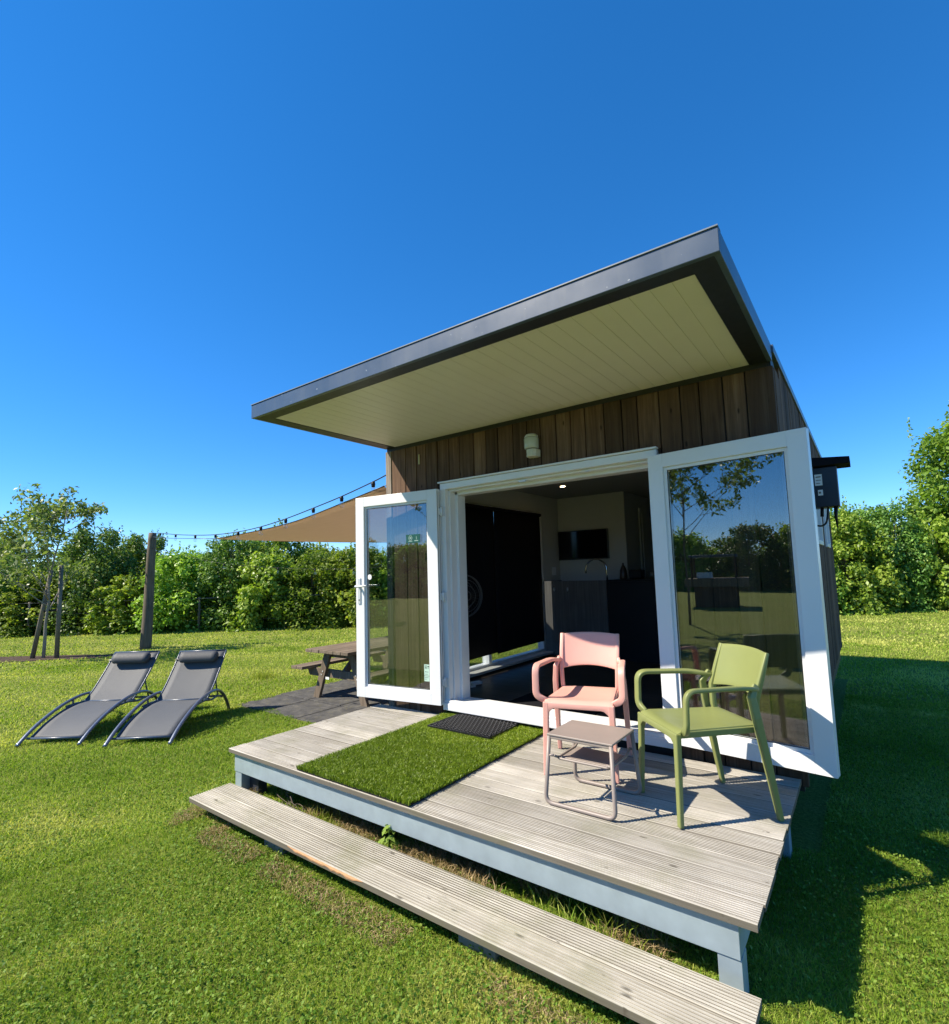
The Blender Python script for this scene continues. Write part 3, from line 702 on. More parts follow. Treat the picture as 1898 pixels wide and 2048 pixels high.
# side table
tb = thing('side_table', 'small taupe plastic side table with lower shelf before the pink chair', 'table')
b = MB(); b.box(2.40, 2.785, -1.115, -.800, .362, .374); b.box(2.405, 2.78, -1.110, -1.098, .345, .362); b.box(2.405, 2.78, -.817, -.805, .345, .362); b.build('table_top', MT['taupe'], tb, bevel=.005, seg=3)
for (yt, yb) in ((-1.105, -1.130), (-.808, -.762)):
    p = fillet([(2.412, yt, .362), (2.388, yb, .012), (2.790, yb, .012), (2.773, yt, .362)], .045, 6)
    b = MB(); b.tube(p, .0115, n=10); b.build('leg_frame', MT['taupe'], tb)
b = MB(); b.box(2.455, 2.735, -1.055, -.845, .232, .240); 
b.build('shelf', MT['taupe'], tb, bevel=.004, seg=3)
b = MB()
for x in (2.440, 2.750): b.tube(fillet([(x, -1.115, .262), (x, -1.06, .236), (x, -.85, .236), (x, -.79, .262)], .02), .007, n=8)
for x, xx in ((2.403, 2.440), (2.778, 2.750)): b.tube([(x, -1.113, .258), (xx, -1.113, .262)], .007, n=8); b.tube([(x, -.792, .258), (xx, -.792, .262)], .007, n=8)
b.tube(fillet([(2.44, -1.06, .236), (2.455, -1.075, .236), (2.735, -1.075, .236), (2.75, -1.06, .236)], .01), .007, n=8)
b.build('shelf_bracket', MT['taupe'], tb)

# ------------------------------------------------------------------ sun loungers
def smoothpath(pts, n=40):
    P = np.array(pts); t = np.arange(len(P)); q = np.linspace(0, len(P)-1, n); out = []
    for x in q:
        i = min(int(x), len(P)-2); f = x-i; p0 = P[max(i-1,0)]; p1 = P[i]; p2 = P[i+1]; p3 = P[min(i+2, len(P)-1)]
        out.append(tuple(.5*((2*p1)+(-p0+p2)*f+(2*p0-5*p1+4*p2-p3)*f*f+(-p0+3*p1-3*p2+p3)*f**3)))
    return out
def lounger(loc, rz, label):
    t = thing('sun_lounger', label, 'sun lounger', loc, rz, 'grey sun loungers on the lawn')
    arch = [(0,.015), (.16,.12), (.36,.215), (.60,.295), (.82,.335), (1.02,.335), (1.20,.275), (1.34,.15), (1.43,.01)]
    for sx in (-1, 1):
        b = MB(); b.tube([(sx*.325, y, z) for y, z in smoothpath(arch, 36)], .021, n=10, flat=.75)
        b.build('side_rail', MT['frame'], t)
        b = MB(); b.tube([(sx*.305, y, z) for y, z in smoothpath([(.62,.265), (.80,.265), (.98,.235), (1.12,.245), (1.26,.205)], 18)], .012, n=8)
        b.tube([(sx*.305, .72, .268), (sx*.318, .74, .32)], .010, n=6)
        b.build('lower_rail', MT['fascia'], t)
    seatp = [(.14,.065), (.30,.150), (.50,.222), (.70,.262), (.87,.268)]
    sp = smoothpath(seatp, 16)
    b = MB(); b.sheet(lambda u, v: ((u-.5)*.56, sp[int(round(v*15))][0], sp[int(round(v*15))][1]-.008*(1-(2*u-1)**2)), 8, 15, .006); b.build('seat_sling', MT['sling'], t)
    b = MB()
    for sx in (-1, 1): b.tube([(sx*.288, y, z) for y, z in sp], .011, n=8)
    b.tube([(-.32, .12, .058), (.32, .12, .058)], .012, n=8); b.tube([(-.32, .89, .262), (.32, .89, .262)], .012, n=8); b.tube([(-.32, 1.24, .22), (.32, 1.24, .22)], .012, n=8)
    b.build('seat_frame', MT['fascia'], t)
    bp = [(.885,.262), (1.03,.37), (1.22,.56), (1.40,.765)]; bq = smoothpath(bp, 12)
    b = MB(); b.sheet(lambda u, v: ((u-.5)*.57, bq[int(round(v*11))][0]+.008*(1-(2*u-1)**2), bq[int(round(v*11))][1]-.006*(1-(2*u-1)**2)), 8, 11, .006); b.build('back_sling', MT['sling'], t)
    b = MB()
    for sx in (-1, 1): b.tube([(sx*.292, y, z) for y, z in bq], .010, n=8)
    b.tube([(-.295, 1.40, .766), (.295, 1.40, .766)], .010, n=8)
    for sx in (-1, 1): b.tube([(sx*.27, 1.14, .47), (sx*.27, 1.23, .22)], .009, n=6)
    b.build('back_frame', MT['fascia'], t)
    # pillow: rounded cushion
    b = MB(); nu, nv = 14, 12
    dirv = Vector((0, .66, .75)).normalized(); nrm = Vector((0, -.75, .66)).normalized(); c0 = Vector((0, 1.315, .675))
    vs = []; fs = []
    for i in range(nu+1):
        x = -.235+.47*i/nu; e = min(1, (1-abs(2*i/nu-1))*5+.35)**.5
        for j in range(nv):
            a = 2*PI*j/nv; vs.append(c0+nrm*(.052+ .048*e*math.sin(a))+dirv*(.078*e*math.cos(a))+Vector((x, 0, 0)))
    for i in range(nu):
        for j in range(nv): fs.append((i*nv+j, i*nv+(j+1) % nv, (i+1)*nv+(j+1) % nv, (i+1)*nv+j))
    fs.append(tuple(range(nv))); fs.append(tuple(nu*nv+j for j in range(nv)))
    b.add(vs, fs, True); pl = b.build('pillow', MT['pillow'], t)
    b = MB(); b.bar(c0+Vector((-.31,0,0))+nrm*.012, c0+Vector((.31,0,0))+nrm*.012, .012, .003, dirv); b.build('strap', MT['fascia_under'], pl)
    return t
l1 = lounger((-3.07, -1.92, GZ), math.radians(36), 'left grey mesh sun lounger with padded headrest on the lawn')
l2 = copy_tree(l1); l2.location = (-2.23, -1.40, GZ); l2.rotation_euler = (0, 0, math.radians(39)); l2['label'] = 'right grey mesh sun lounger, the one nearer the patio and cabin'

# ------------------------------------------------------------------ picnic table
pt = thing('picnic_table', 'weathered brown wooden picnic table with attached benches beside the cabin', 'picnic table', (-1.87, .66, GZ))
b = MB()
for k in range(6): b.box(-.435+.146*k, -.435+.146*k+.140, random.uniform(-.01,.01), 1.75, .672, .712)
b.build('table_top', MT['picnic'], pt, bevel=.005)
for sx in (-1, 1):
    b = MB(); x0 = .575 if sx > 0 else -.83
    b.box(x0, x0+.125, .05, 1.75, .41, .45); b.box(x0+.130, x0+.255, .05, 1.75, .41, .45); b.build('bench_seat', MT['picnic'], pt, bevel=.005)
for y in (.24, 1.45):
    for sx in (-1, 1):
        b = MB(); b.sweep([(sx*.50, y, 0), (sx*.235, y, .672)], .045, .115, (0,1,0)); b.build('leg', MT['picnicx'], pt, bevel=.004)
    b = MB(); b.prism([(-.76,.41), (.76,.41), (.70,.30), (-.70,.30)], y+.045 if False else 0, .045, Matrix(((1,0,0,0), (0,0,1,y+.024), (0,1,0,0), (0,0,0,1)))); b.build('cross_beam', MT['picnicx'], pt, bevel=.004)
    b = MB(); b.prism([(-.38,.671), (.38,.671), (.33,.58), (-.33,.58)], 0, .045, Matrix(((1,0,0,0), (0,0,1,y+.024), (0,1,0,0), (0,0,0,1)))); b.build('top_beam', MT['picnicx'], pt, bevel=.004)
for s_ in (0, 1):
    b = MB(); y0, y1 = (.30, .62) if s_ == 0 else (1.43, 1.11); b.bar((0, y0, .36), (0, y1, .66), .045, .09, (1,0,0)); b.build('brace', MT['picnicx'], pt, bevel=.004)
b = MB(); b.box(-.02, .05, .018, .0235, .345, .375); b.build('maker_label', MT['white'], pt)
for sx in (-1, 1):
    for dz in (.34, .385):
        b = MB(); b.lathe([(.011,0), (.009,.008)], c=(sx*(.365-.03*(dz-.34)/.05), .217, dz), n=8, T=Matrix.Rotation(PI/2, 4, 'X')); b.build('bolt', MT['galv'], pt)

# ------------------------------------------------------------------ pole, string lights, sail
POLE = Vector((-10.79, 2.10, 0))
b = MB(); pp = [(-10.83, 2.03, GZ-.05), (-10.80, 2.05, .3), (-10.83, 2.08, 1.0), (-10.79, 2.08, 1.8), (-10.78, 2.10, 2.53)]
b.tube(smoothpath(pp, 14), [.135-.0035*i for i in range(14)], n=14); o = b.build('wooden_pole', MT['pole'])
tag(o, 'tall round timber pole behind the loungers carrying the string lights', 'pole')
TZ = [(0,2.302), (.024,2.275), (.088,2.205), (.156,2.150), (.235,2.095), (.32,2.062), (.413,2.062), (.525,2.104), (.647,2.190), (.792,2.318), (.927,2.459), (.985,2.50)]
def onplane(t): 
    z = np.interp(t, [a for a, _ in TZ], [c for _, c in TZ]); return Vector((-10.70*t, 2.09*t, float(z)))
sl = thing('string_lights', 'black festoon cable with clear bulbs hung from pole to cabin corner', 'string lights', (0,0,0))
b = MB(); pts = [(-10.70*a, 2.09*a, c) for a, c in TZ]; pts[0] = (.0, -.013, 2.302); b.tube(smoothpath(pts, 60), .007, n=6); b.build('cable', MT['black'], sl)
def bulb(p):
    b = MB(); b.lathe([(.010,.004), (.021,-.006), (.021,-.052), (.016,-.060)], c=p, n=10); b.lathe([(.022,-.022),(.026,-.026),(.022,-.030)], c=p, n=10); h = b.build('bulb_holder', MT['black'], sl)
    b = MB(); b.lathe([(.012,-.058), (.024,-.078), (.030,-.100), (.026,-.122), (.010,-.136)], c=p, n=12); b.build('bulb', MT['bulb'], h)
for t_ in (.024, .088, .156, .235, .32, .413, .525, .647, .792, .93): bulb(onplane(t_))
sl2 = thing('string_lights', 'second festoon cable sagging low in front of the hedge under the sail', 'string lights', (0,0,0))
b = MB(); P2 = [(-10.72,2.14,2.15), (-9.2,2.9,1.72), (-7.6,3.8,1.52), (-5.8,4.6,1.45), (-3.6,5.1,1.58), (-1.25,5.25,1.90)]; q2 = smoothpath(P2, 40); b.tube(q2, .005, n=5); b.build('cable', MT['black'], sl2)
_sl = sl; sl = sl2
for k in (9, 15, 19, 23, 27, 31): bulb(Vector(q2[k]))
sl = _sl
A = Vector((-5.62, 1.10, 2.03)); B = Vector((-.02, -.02, 2.19)); Cc = Vector((-1.2, 5.2, 1.92))
# curved-edge triangular sail built as a fan patch
def edge(p, q, t, sag_in, droop): 
    cen = (A+B+Cc)/3; m = p.lerp(q, t); k = 4*t*(1-t); d = (cen-m); d.z = 0; return m + d.normalized()*sag_in*k - Vector((0,0,droop*k))
vs = []; fs = []; NR, NC = 16, 18
for i in range(NR+1):
    r_ = i/NR
    for j in range(NC+1):
        s_ = j/NC       # from A outwards: rows run between edge A-B and edge A-C
        p = edge(A, B, r_, .16, .05); q = edge(A, Cc, r_, .35, .10)
        v = p.lerp(q, s_)
        # pull the B-C edge inwards
        k = 4*s_*(1-s_); v = v + (A-v)*(.10*k*r_) - Vector((0,0,.10*k*r_*(1-r_)*2))
        vs.append(v)
for i in range(NR):
    for j in range(NC): a = i*(NC+1)+j; fs.append((a, a+1, a+NC+2, a+NC+1))
sail = thing('shade_sail', 'tan brown triangular shade sail stretched beside the cabin', 'shade sail')
b = MB(); b.add(vs, fs, True); o = b.build('sail_cloth', MT['sail'], sail); md = o.modifiers.new('s', 'SOLIDIFY'); md.thickness = .003
b = MB(); b.tube([edge(A, B, k/20, .16, .05) for k in range(21)], .007, n=6); b.tube([edge(A, Cc, k/20, .35, .10) for k in range(21)], .007, n=6); b.build('hem', MT['gasket'], sail)
for pts_ in ([A, (-7.6, 1.49, 2.17), (-9.4, 1.84, 2.30), (-10.68, 2.08, 2.42)], [B, (.02, -.0, 2.20)], [Cc, (-.02, 5.45, 2.0)]): b = MB(); b.tube(pts_, .006, n=6); b.build('tie_rope', MT['fascia'], sail)

# ------------------------------------------------------------------ meter box on the right wall
mb_ = thing('meter_box', 'black metal meter box with slanted cover mounted on the cabin side wall', 'meter box', (W, 1.2, 1.70))
b = MB(); b.box(.012, .25, 0, .16, .01, .33); b.build('box_body', MT['meter'], mb_, bevel=.006)
b = MB(); b.prism([(.008,.335), (.34,.335), (.34,.385), (.008,.415)], -.05, .22, Matrix(((1,0,0,0), (0,0,1,0), (0,1,0,0), (0,0,0,1)))); b.build('cover', MT['blackmatt'], mb_, bevel=.003)
b = MB(); b.box(.10, .15, -.004, -.0005, .185, .275); b.box(.115, .148, -.004, -.0005, .105, .15); b.build('rating_label', MT['white'], mb_)
b = MB(); b.box(.108, .142, -.0055, -.0042, .25, .258); b.box(.108, .142, -.0055, -.0042, .225, .23); b.box(.108, .135, -.0055, -.0042, .20, .205); b.box(.12, .135, -.0055, -.0042, .12, .135); b.build('label_print', MT['stake'], mb_)
b = MB(); b.box(.02, .085, -.02, -.001, .02, .20); b.build('socket_cover', MT['upvc'], mb_, bevel=.004)
b = MB(); b.tube(smoothpath([(.045,.05,.01), (.05,.03,-.09), (.10,.02,-.135), (.15,.03,-.11), (.17,.06,.01)], 20), .007, n=6); b.tube([(.13,.05,.01), (.125,.05,-.06)], .012, n=8); b.tube([(.22,.08,.01), (.215,.08,-.06), (.22,.08,-.16)], [.015,.012,.004], n=8)
b.tube(smoothpath([(.0,.02,.47), (.05,.02,.475), (.075,.02,.44), (.07,.02,.405)], 14), .011, n=8); b.build('cable', MT['black'], mb_)

# ------------------------------------------------------------------ interior
for (y0, y1, lab) in ((.90, 1.724, 'black blackout blind on the near half of the left window'), (1.722, 2.90, 'black blackout blind on the far half of the left window, with a small tear')):
    b = MB(); b.sheet(lambda u, v: (.135+.004*math.sin(u*9), y0+(y1-y0)*u+(.014*max(0, (v-.72)/.28)*(1-u) if y0 > 1.5 else 0), .27+(2.06-.27)*v + (0 if v > .5 else .02*(u-.5))), 12, 6, .003, True); b.tube([(.15, y0, 2.075), (.15, y1, 2.075)], .022, n=10)
    tag(b.build('blackout_blind', MT['blackmatt']), lab, 'blind', 'blackout blinds inside the cabin')
fan = thing('pedestal_fan', 'white pedestal fan just inside behind the left door jamb', 'fan', (.36, .72, .07), math.radians(68))
b = MB(); c = Vector((0, -.06, .96)); TT = Matrix.Translation(c) @ Matrix.Rotation(PI/2, 4, 'X')
for r_, dz in ((.225, 0.), (.222, .03), (.17, .06), (.11, .075), (.05, .08), (.17, -.055), (.11, -.07)):
    b.tube([TT @ Vector((r_*math.cos(2*PI*k/32), r_*math.sin(2*PI*k/32), dz)) for k in range(32)], .0035 if r_ < .22 else .007, n=5, closed=True)
for k in range(28):
    a = 2*PI*k/28; b.tube([TT @ Vector((.045*math.cos(a), .045*math.sin(a), .08)), TT @ Vector((.15*math.cos(a), .15*math.sin(a), .067)), TT @ Vector((.224*math.cos(a), .224*math.sin(a), .0))], .0009, n=4)
b.build('grille', MT['fanwire'], fan)
b = MB()
for k in range(3):
    a0 = 2*PI*k/3
    b.sheet(lambda u, v: TT @ Vector(((.03+.16*v)*math.cos(a0+(u-.5)*.9), (.03+.16*v)*math.sin(a0+(u-.5)*.9), (u-.5)*.05)), 5, 4, .003)
b.lathe([(.03,-.02),(.03,.03)], n=12, T=TT); b.build('blade', MT['black'], fan)
b = MB(); b.lathe([(.055,.02),(.06,.08),(.03,.16)], n=14, T=TT @ Matrix.Rotation(PI, 4, 'X')); b.tube([(0,.02,.9), (0,.02,.04)], .012, n=10); b.box(-.24, .24, -.012, .052, .001, .03); b.box(-.03, .03, -.22, .26, .031, .055); b.build('stand', MT['upvc'], fan, bevel=.003)
tv = thing('television', 'black flat screen television mounted on the inner partition wall', 'television', (.115, 3.545, 1.42))
b = MB(); b.box(0, .80, -.05, 0, 0, .44); b.build('bezel', MT['tvframe'], tv, bevel=.004)
b = MB(); b.box(.012, .788, -.053, -.0505, .016, .428); b.build('screen', MT['screen'], tv)
kc = thing('kitchen_counter', 'grey wood kitchen counter with raised back panel and curved tap', 'counter', (.105, 3.0, .07))
b = MB(); b.box(0, .965, 0, .02, 0, 1.05); b.box(0, .02, .02, .54, 0, 1.05); b.box(.945, .965, .02, .54, 0, .9); b.build('counter_panel', MT['panel'], kc)
b = MB(); b.box(.02, .945, .022, .54, .86, .90); b.build('worktop', MT['cabinet'], kc)
for x in (.18, .39):
    b = MB(); b.tube([(x, -.012, .955), (x, -.02, .935), (x, -.012, .905)], .012, n=8, flat=.7); b.lathe([(.01,0),(.01,.012)], c=(x,0,.93), n=8, T=Matrix.Rotation(PI/2, 4, 'X')); b.build('hook', MT['galv'], kc)
b = MB(); b.tube([(.93, .12, .90), (.93, .12, 1.20)] + [(.93-.155*(1-math.cos(PI*k/12)), .12, 1.20+.14*math.sin(PI*k/12)) for k in range(1, 13)] + [(.62, .12, 1.15)], .012, n=10); b.build('tap', MT['chrome'], kc)
bc = thing('bar_cabinet', 'tall matt black cabinet block right of the kitchen counter', 'cabinet', (1.085, 2.98, .07))
b = MB(); b.box(0, 1.7, 0, .60, 0, 1.03); b.build('cabinet_body', MT['cabinet'], bc, bevel=.003)
b = MB(); b.box(-.003, 1.703, -.01, .61, 1.032, 1.055); b.build('cabinet_top', MT['cabinet'], bc, bevel=.003)
b = MB(); b.lathe([(.05,0),(.055,.02),(.045,.12),(.03,.16),(.012,.20),(.014,.22)], n=14, c=(1.27, 3.12, 1.126)); tag(b.build('kettle', plain('brown_kettle', (.05,.03,.02), .3)), 'dark brown kettle standing on the black cabinet', 'kettle')
b = MB(); b.box(1.33, 1.50, 3.15, 3.32, 1.126, 1.25); tag(b.build('toaster', MT['cabinet'], bevel=.02), 'black boxy toaster on the cabinet beside the kettle', 'toaster')
b = MB(); b.lathe([(.032,0),(.034,.10)], n=14, c=(1.66, 3.1, 1.126)); tag(b.build('drinking_glass', MT['bulb']), 'clear drinking glass on the black cabinet', 'glass')
b = MB(); b.box(1.72, 1.98, 3.05, 3.10, 1.126, 1.134); tag(b.build('tray', MT['galv']), 'slim pale metal tray on the black cabinet', 'tray')
b = MB(); b.box(1.16, 1.20, 4.2, 5.0, .07, 2.1); b.box(1.1505, 1.19, 4.12, 4.2, .07, 2.18); tag(b.build('inner_door', MT['wall_in'], cab), None); 
b = MB(); b.box(.1005, .108, 3.28, 3.40, 1.20, 1.32); tag(b.build('wall_socket', MT['upvc'], bevel=.003), 'white double wall socket beside the counter', 'socket')
dl = thing('downlight', 'small lit round ceiling spotlight inside the cabin', 'ceiling light', (.77, 2.44, 2.38))
b = MB(); b.lathe([(.045,-.001),(.047,-.006),(.036,-.008)], n=20); b.build('trim_ring', MT['galv'], dl)
b = MB(); b.lathe([(.034,-.0085),(.030,-.0105)], n=20); b.build('lens', MT['lamp_on'], dl)
b = MB(); b.box(2.02, 2.09, 1.7, 1.705, .35, .50) if False else b.box(1.78, 1.90, 2.965, 2.977, .62, .80); tag(b.build('paper_note', MT['white']), 'small pale card fixed to the front of the black cabinet', 'card')
# ------------------------------------------------------------------ vegetation
def leaves_mesh(centers, normals, size, tint, asp=.55, fold=0.):
    """diamond shaped leaves, one quad folded along its length"""
    n = len(centers); a = RNG.standard_normal((n, 3)); nn = normals/np.maximum(1e-6, np.linalg.norm(normals, axis=1, keepdims=True))
    a -= (a*nn).sum(1, keepdims=True)*nn; a /= np.linalg.norm(a, axis=1, keepdims=True); c = np.cross(nn, a)
    s = size[:, None]
    V = np.stack([centers-a*s*.5, centers+c*s*asp*.5+nn*s*fold-a*s*.05, centers+a*s*.5, centers-c*s*asp*.5+nn*s*fold-a*s*.05], 1)
    F = np.arange(n*4).reshape(n, 4)
    return V.reshape(-1, 3), F, np.repeat(tint, 4)
def crown_arrays(h, rad, nblob, nleaf, lsz, seed, zlow=.12, shape='bush', spiky=.25):
    rg = np.random.default_rng(seed); C = []; Nn = []; S_ = []; Tn = []
    bl = []
    for i in range(nblob):
        zz = rg.uniform(zlow, 1.)
        if shape == 'bush': env = np.interp(zz, [0, .15, .5, .8, 1.], [.9, 1., .98, .80, .42])
        else: env = np.interp(zz, [0, .25, .45, .7, .9, 1.], [.15, .5, .95, .9, .5, .15])
        a = rg.uniform(0, 2*PI); r = rad*env*math.sqrt(rg.uniform(.15, 1.))
        br = rad*rg.uniform(.11, .30)*(1.1-.4*zz)
        bl.append((np.array([r*math.cos(a), r*math.sin(a), h*(zlow*.3+zz*(1-zlow*.3))-br*.5]), br, rg.uniform(0, 1)))
    wts = np.array([b[1]**2 for b in bl]); wts /= wts.sum(); cnt = (wts*nleaf).astype(int)
    for (c, br, tn), k in zip(bl, cnt):
        d = rg.standard_normal((k, 3)); d /= np.linalg.norm(d, axis=1, keepdims=True)
        rr = br*rg.uniform(.55, 1.08, k)**.6
        # sprigs sticking out
        sp = rg.random(k) < spiky; rr = np.where(sp, rr*rg.uniform(1., 1.7, k), rr)
        p = c+d*rr[:,None]*np.array([1, 1, .85]); p[:,2] = np.maximum(p[:,2], .03)
        C.append(p); nr = d*.5+rg.standard_normal((k,3))*.5+np.array([0,0,.55]); Nn.append(nr)
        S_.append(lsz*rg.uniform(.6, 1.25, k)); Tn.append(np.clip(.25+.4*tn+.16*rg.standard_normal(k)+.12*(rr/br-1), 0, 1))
    # upright shoots breaking the outline
    for i in range(16):
        a = rg.uniform(0, 2*PI); r = rad*rg.uniform(0, .8); z0 = h*np.interp(r/rad, [0, 1], [.84, .62]); ln = h*rg.uniform(.14, .36); k = int(40*nleaf/15000)
        t = rg.uniform(0, 1, k)**1.2; p = np.stack([r*math.cos(a)+rg.normal(0,.05,k)*(1.4-t)+.10*t*math.cos(a), r*math.sin(a)+rg.normal(0,.035,k)*(1.4-t)+.10*t*math.sin(a), z0+ln*t], 1)
        C.append(p); Nn.append(rg.standard_normal((k,3))*.7+np.array([0,0,.5])); S_.append(lsz*rg.uniform(.5, .95, k)); Tn.append(np.clip(rg.normal(.6,.18,k),0,1))
    return np.concatenate(C), np.concatenate(Nn), np.concatenate(S_), np.concatenate(Tn), bl
def trunk_mesh(h, r, bl, seed, stems=3, mat='bark'):
    rg = random.Random(seed); b = MB()
    for s_ in range(stems):
        a = rg.uniform(0, 6.28); bx, by = .12*math.cos(a)*(stems > 1), .12*math.sin(a)*(stems > 1)
        tx, ty = rg.uniform(-.25, .25), rg.uniform(-.25, .25); rr = r*rg.uniform(.7, 1.)
        b.tube([(bx, by, -.05), (bx+tx*.3, by+ty*.3, h*.3), (bx+tx*.8, by+ty*.6, h*.6), (bx+tx, by+ty, h*.85)], [rr, rr*.8, rr*.5, rr*.2], n=7)
    for k, (c, br, _) in enumerate(bl[:16]):
        z = max(.1, float(c[2])*.55); b.tube([(0, 0, z), tuple(c*np.array([.5,.5,1])*np.array([1,1,.82])), tuple(c)], [r*.35, r*.22, r*.1], n=5)
    return b
def tree_proto(name, h, rad, nblob, nleaf, lsz, seed, matl='leaf', stems=3, r=.035, shape='bush', zlow=.06, asp=.6, spiky=.25):
    t = thing(name, '', 'bush'); c, n_, s_, tn, bl = crown_arrays(h, rad, nblob, nleaf, lsz, seed, zlow, shape, spiky)
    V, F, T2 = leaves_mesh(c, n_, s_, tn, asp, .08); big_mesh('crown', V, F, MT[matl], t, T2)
    trunk_mesh(h, r, bl, seed, stems).build('trunk', MT['bark'], t); return t
MT['leaf2'] = leafmat('bright_bush_leaves', (.09,.18,.02), (.26,.38,.045), (.50,.60,.12), .38, .42, .4)
MT['leaf3'] = leafmat('dark_bush_leaves', (.042,.10,.02), (.125,.225,.036), (.30,.41,.10), .3, .45, .35)
protos = []
protos.append(tree_proto('bush', 2.7, 1.35, 150, 17000, .115, 1, 'leaf'))
protos.append(tree_proto('bush', 2.5, 1.30, 140, 15500, .125, 2, 'leaf2', spiky=.3))
protos.append(tree_proto('bush', 2.9, 1.25, 150, 17500, .10, 3, 'leaf3', spiky=.35))
protos.append(tree_proto('bush', 2.2, 1.20, 120, 12500, .14, 4, 'leaf2', spiky=.2))
tallp = tree_proto('tree', 5.6, 1.9, 190, 22000, .14, 5, 'leaf', stems=2, r=.07, shape='tree', zlow=.15, spiky=.35)
firstuse = {}
def place(i, x, y, sc, rz, label, cat, group, nm=None):
    p = protos[i] if isinstance(i, int) else i
    key = id(p) if not isinstance(i, int) else i
    if key not in firstuse: o = p; firstuse[key] = True
    else: o = copy_tree(p)
    o.location = (x, y, GZ); o.rotation_euler = (0, 0, rz); o.scale = (sc[0], sc[0], sc[1]) if isinstance(sc, tuple) else (sc, sc, sc)
    o['label'] = label; o['category'] = cat; o['group'] = group
    if nm: o.name = nm
    return o
HB = Vector((-19.2, 1.0)); HE = Vector((5.9, 18.8)); HD = (HE-HB).normalized(); HN = Vector((-HD.y, HD.x))
def hp(s_, off): p = HB+HD*s_+HN*off; return p.x, p.y
G1 = 'green bushes of the boundary hedge'
front = [  # s, off, proto, (rx, rz), label
 (-3.6, .9, 2, (1.0,1.0), 'dark bush of the hedge outside the left edge beyond the sapling'),
 (-1.6, 1.0, 0, (1.0,1.0), 'mid green hedge bush behind the left part of the young tree'),
 (.5, 1.0, 1, (.95,.82), 'bright low hedge bush directly behind the two tree stakes'),
 (2.1, 1.2, 2, (1.05,1.12), 'tall dark hedge bush just right of the young tree'),
 (3.7, .8, 3, (.95,.92), 'light green rounded bush between young tree and timber pole'),
 (5.3, .9, 1, (1.0,.98), 'bright rounded hedge bush directly behind the timber pole'),
 (7.0, 1.3, 2, (1.1,1.12), 'tallest dark hedge bush right of the timber pole'),
 (8.5, .8, 3, (1.0,1.02), 'light broad-leaved hedge bush under the festoon lights'),
 (10.1, 1.0, 0, (1.0,1.0), 'mid green hedge bush under the tip of the shade sail'),
 (11.6, .9, 1, (1.0,.98), 'bright hedge bush left of the open left door'),
 (13.2, 1.0, 3, (1.05,1.04), 'broad-leaved hedge bush directly behind the left door frame'),
 (14.9, 1.0, 0, (1.0,1.05), 'hedge bush seen through the glass of the left door'),
 (26.6, 1.0, 0, (1.0,1.1), 'dark hedge bush hugging the cabin corner on the right'),
 (28.2, .9, 1, (1.05,1.2), 'bright hedge bush right of the cabin below the meter box'),
 (29.8, 1.1, 2, (1.0,1.25), 'shaded hedge bush with pale flower heads under the tall tree'),
 (31.4, .9, 3, (1.05,1.2), 'low leafy hedge bush in front of the tall right tree'),
 (33.2, 1.0, 0, (1.0,1.2), 'rightmost hedge bush at the edge of the lawn'),
]
for k, (s_, off, i, sc, lab) in enumerate(front):
    x, y = hp(s_, off); place(i, x, y, (sc[0], sc[1]*(.92, 1.06, .98, 1.12)[k % 4]), k*1.7, lab, 'bush', G1, 'hedge_bush')
back = [
 (-3.0, 3.2, 2, (1.2,1.25), 'back row tree at the far left behind the sapling'),
 (-.2, 3.3, 0, (1.2,1.12), 'back row bush rising left of the young tree crown'),
 (2.6, 3.2, 2, (1.1,1.22), 'back row bush with feathery top right of the young tree'),
 (5.4, 3.4, 2, (1.2,.95), 'back row dark bush behind the timber pole'),
 (8.0, 3.2, 0, (1.2,1.30), 'back row bush forming the hump below the string lights'),
 (10.8, 3.4, 2, (1.2,.90), 'back row dark bush below the sail tip'),
 (13.4, 3.4, 0, (1.2,.92), 'back row bush below the middle of the sail'),
 (16.0, 3.4, 2, (1.2,.92), 'back row bush seen through the left door beside the cabin'),
 (27.0, 3.2, 2, (1.2,1.32), 'back row bush at the right with twin pointed tops'),
 (29.6, 3.3, 0, (1.2,1.38), 'back row bush left of the tall right tree'),
 (33.2, 3.2, 2, (1.2,1.3), 'back row bush in front of the tall right tree'),
 (1.2, 3.9, 1, (1.2,1.22), 'bright back row bush between the two stakes and the feathery top'),
 (4.0, 3.9, 0, (1.2,1.02), 'mid green back row bush left of the timber pole top'),
 (6.8, 3.8, 0, (1.1,1.18), 'mid green back row bush just right of the timber pole top'),
 (9.4, 3.8, 1, (1.2,1.12), 'bright back row bush behind the festoon lights'),
 (12.0, 3.9, 1, (1.2,.96), 'bright back row bush below the left part of the sail'),
 (14.6, 3.8, 1, (1.2,.95), 'bright back row bush just left of the door handle'),
 (31.2, 3.8, 1, (1.2,1.35), 'bright back row bush below the street lamp'),
]
for k, (s_, off, i, sc, lab) in enumerate(back):
    x, y = hp(s_, off); place(i, x, y, (sc[0]*(.85, 1., .92)[k % 3], sc[1]), 1+k*2.1, lab, 'bush', 'taller bushes behind the hedge', 'tall_bush')
x, y = hp(34.2, 2.4); place(tallp, x, y, (1.2, 1.28), .4, 'tall leafy tree rising at the right edge of the picture', 'tree', 'trees', 'hedge_tree')
# growth behind the viewpoint, mirrored in the door glass
for k in range(30):
    x = -46+k*2.15; y = -31-.2*(x+20)-1.6*(k % 2)
    place([0,2,1][k % 3], x, y, (1.75, 1.30+.35*((k*7) % 5)/4), k*1.3, 'bush of the far tree line mirrored in the right door glass', 'bush', 'far bushes mirrored in the door glass', 'far_bush')
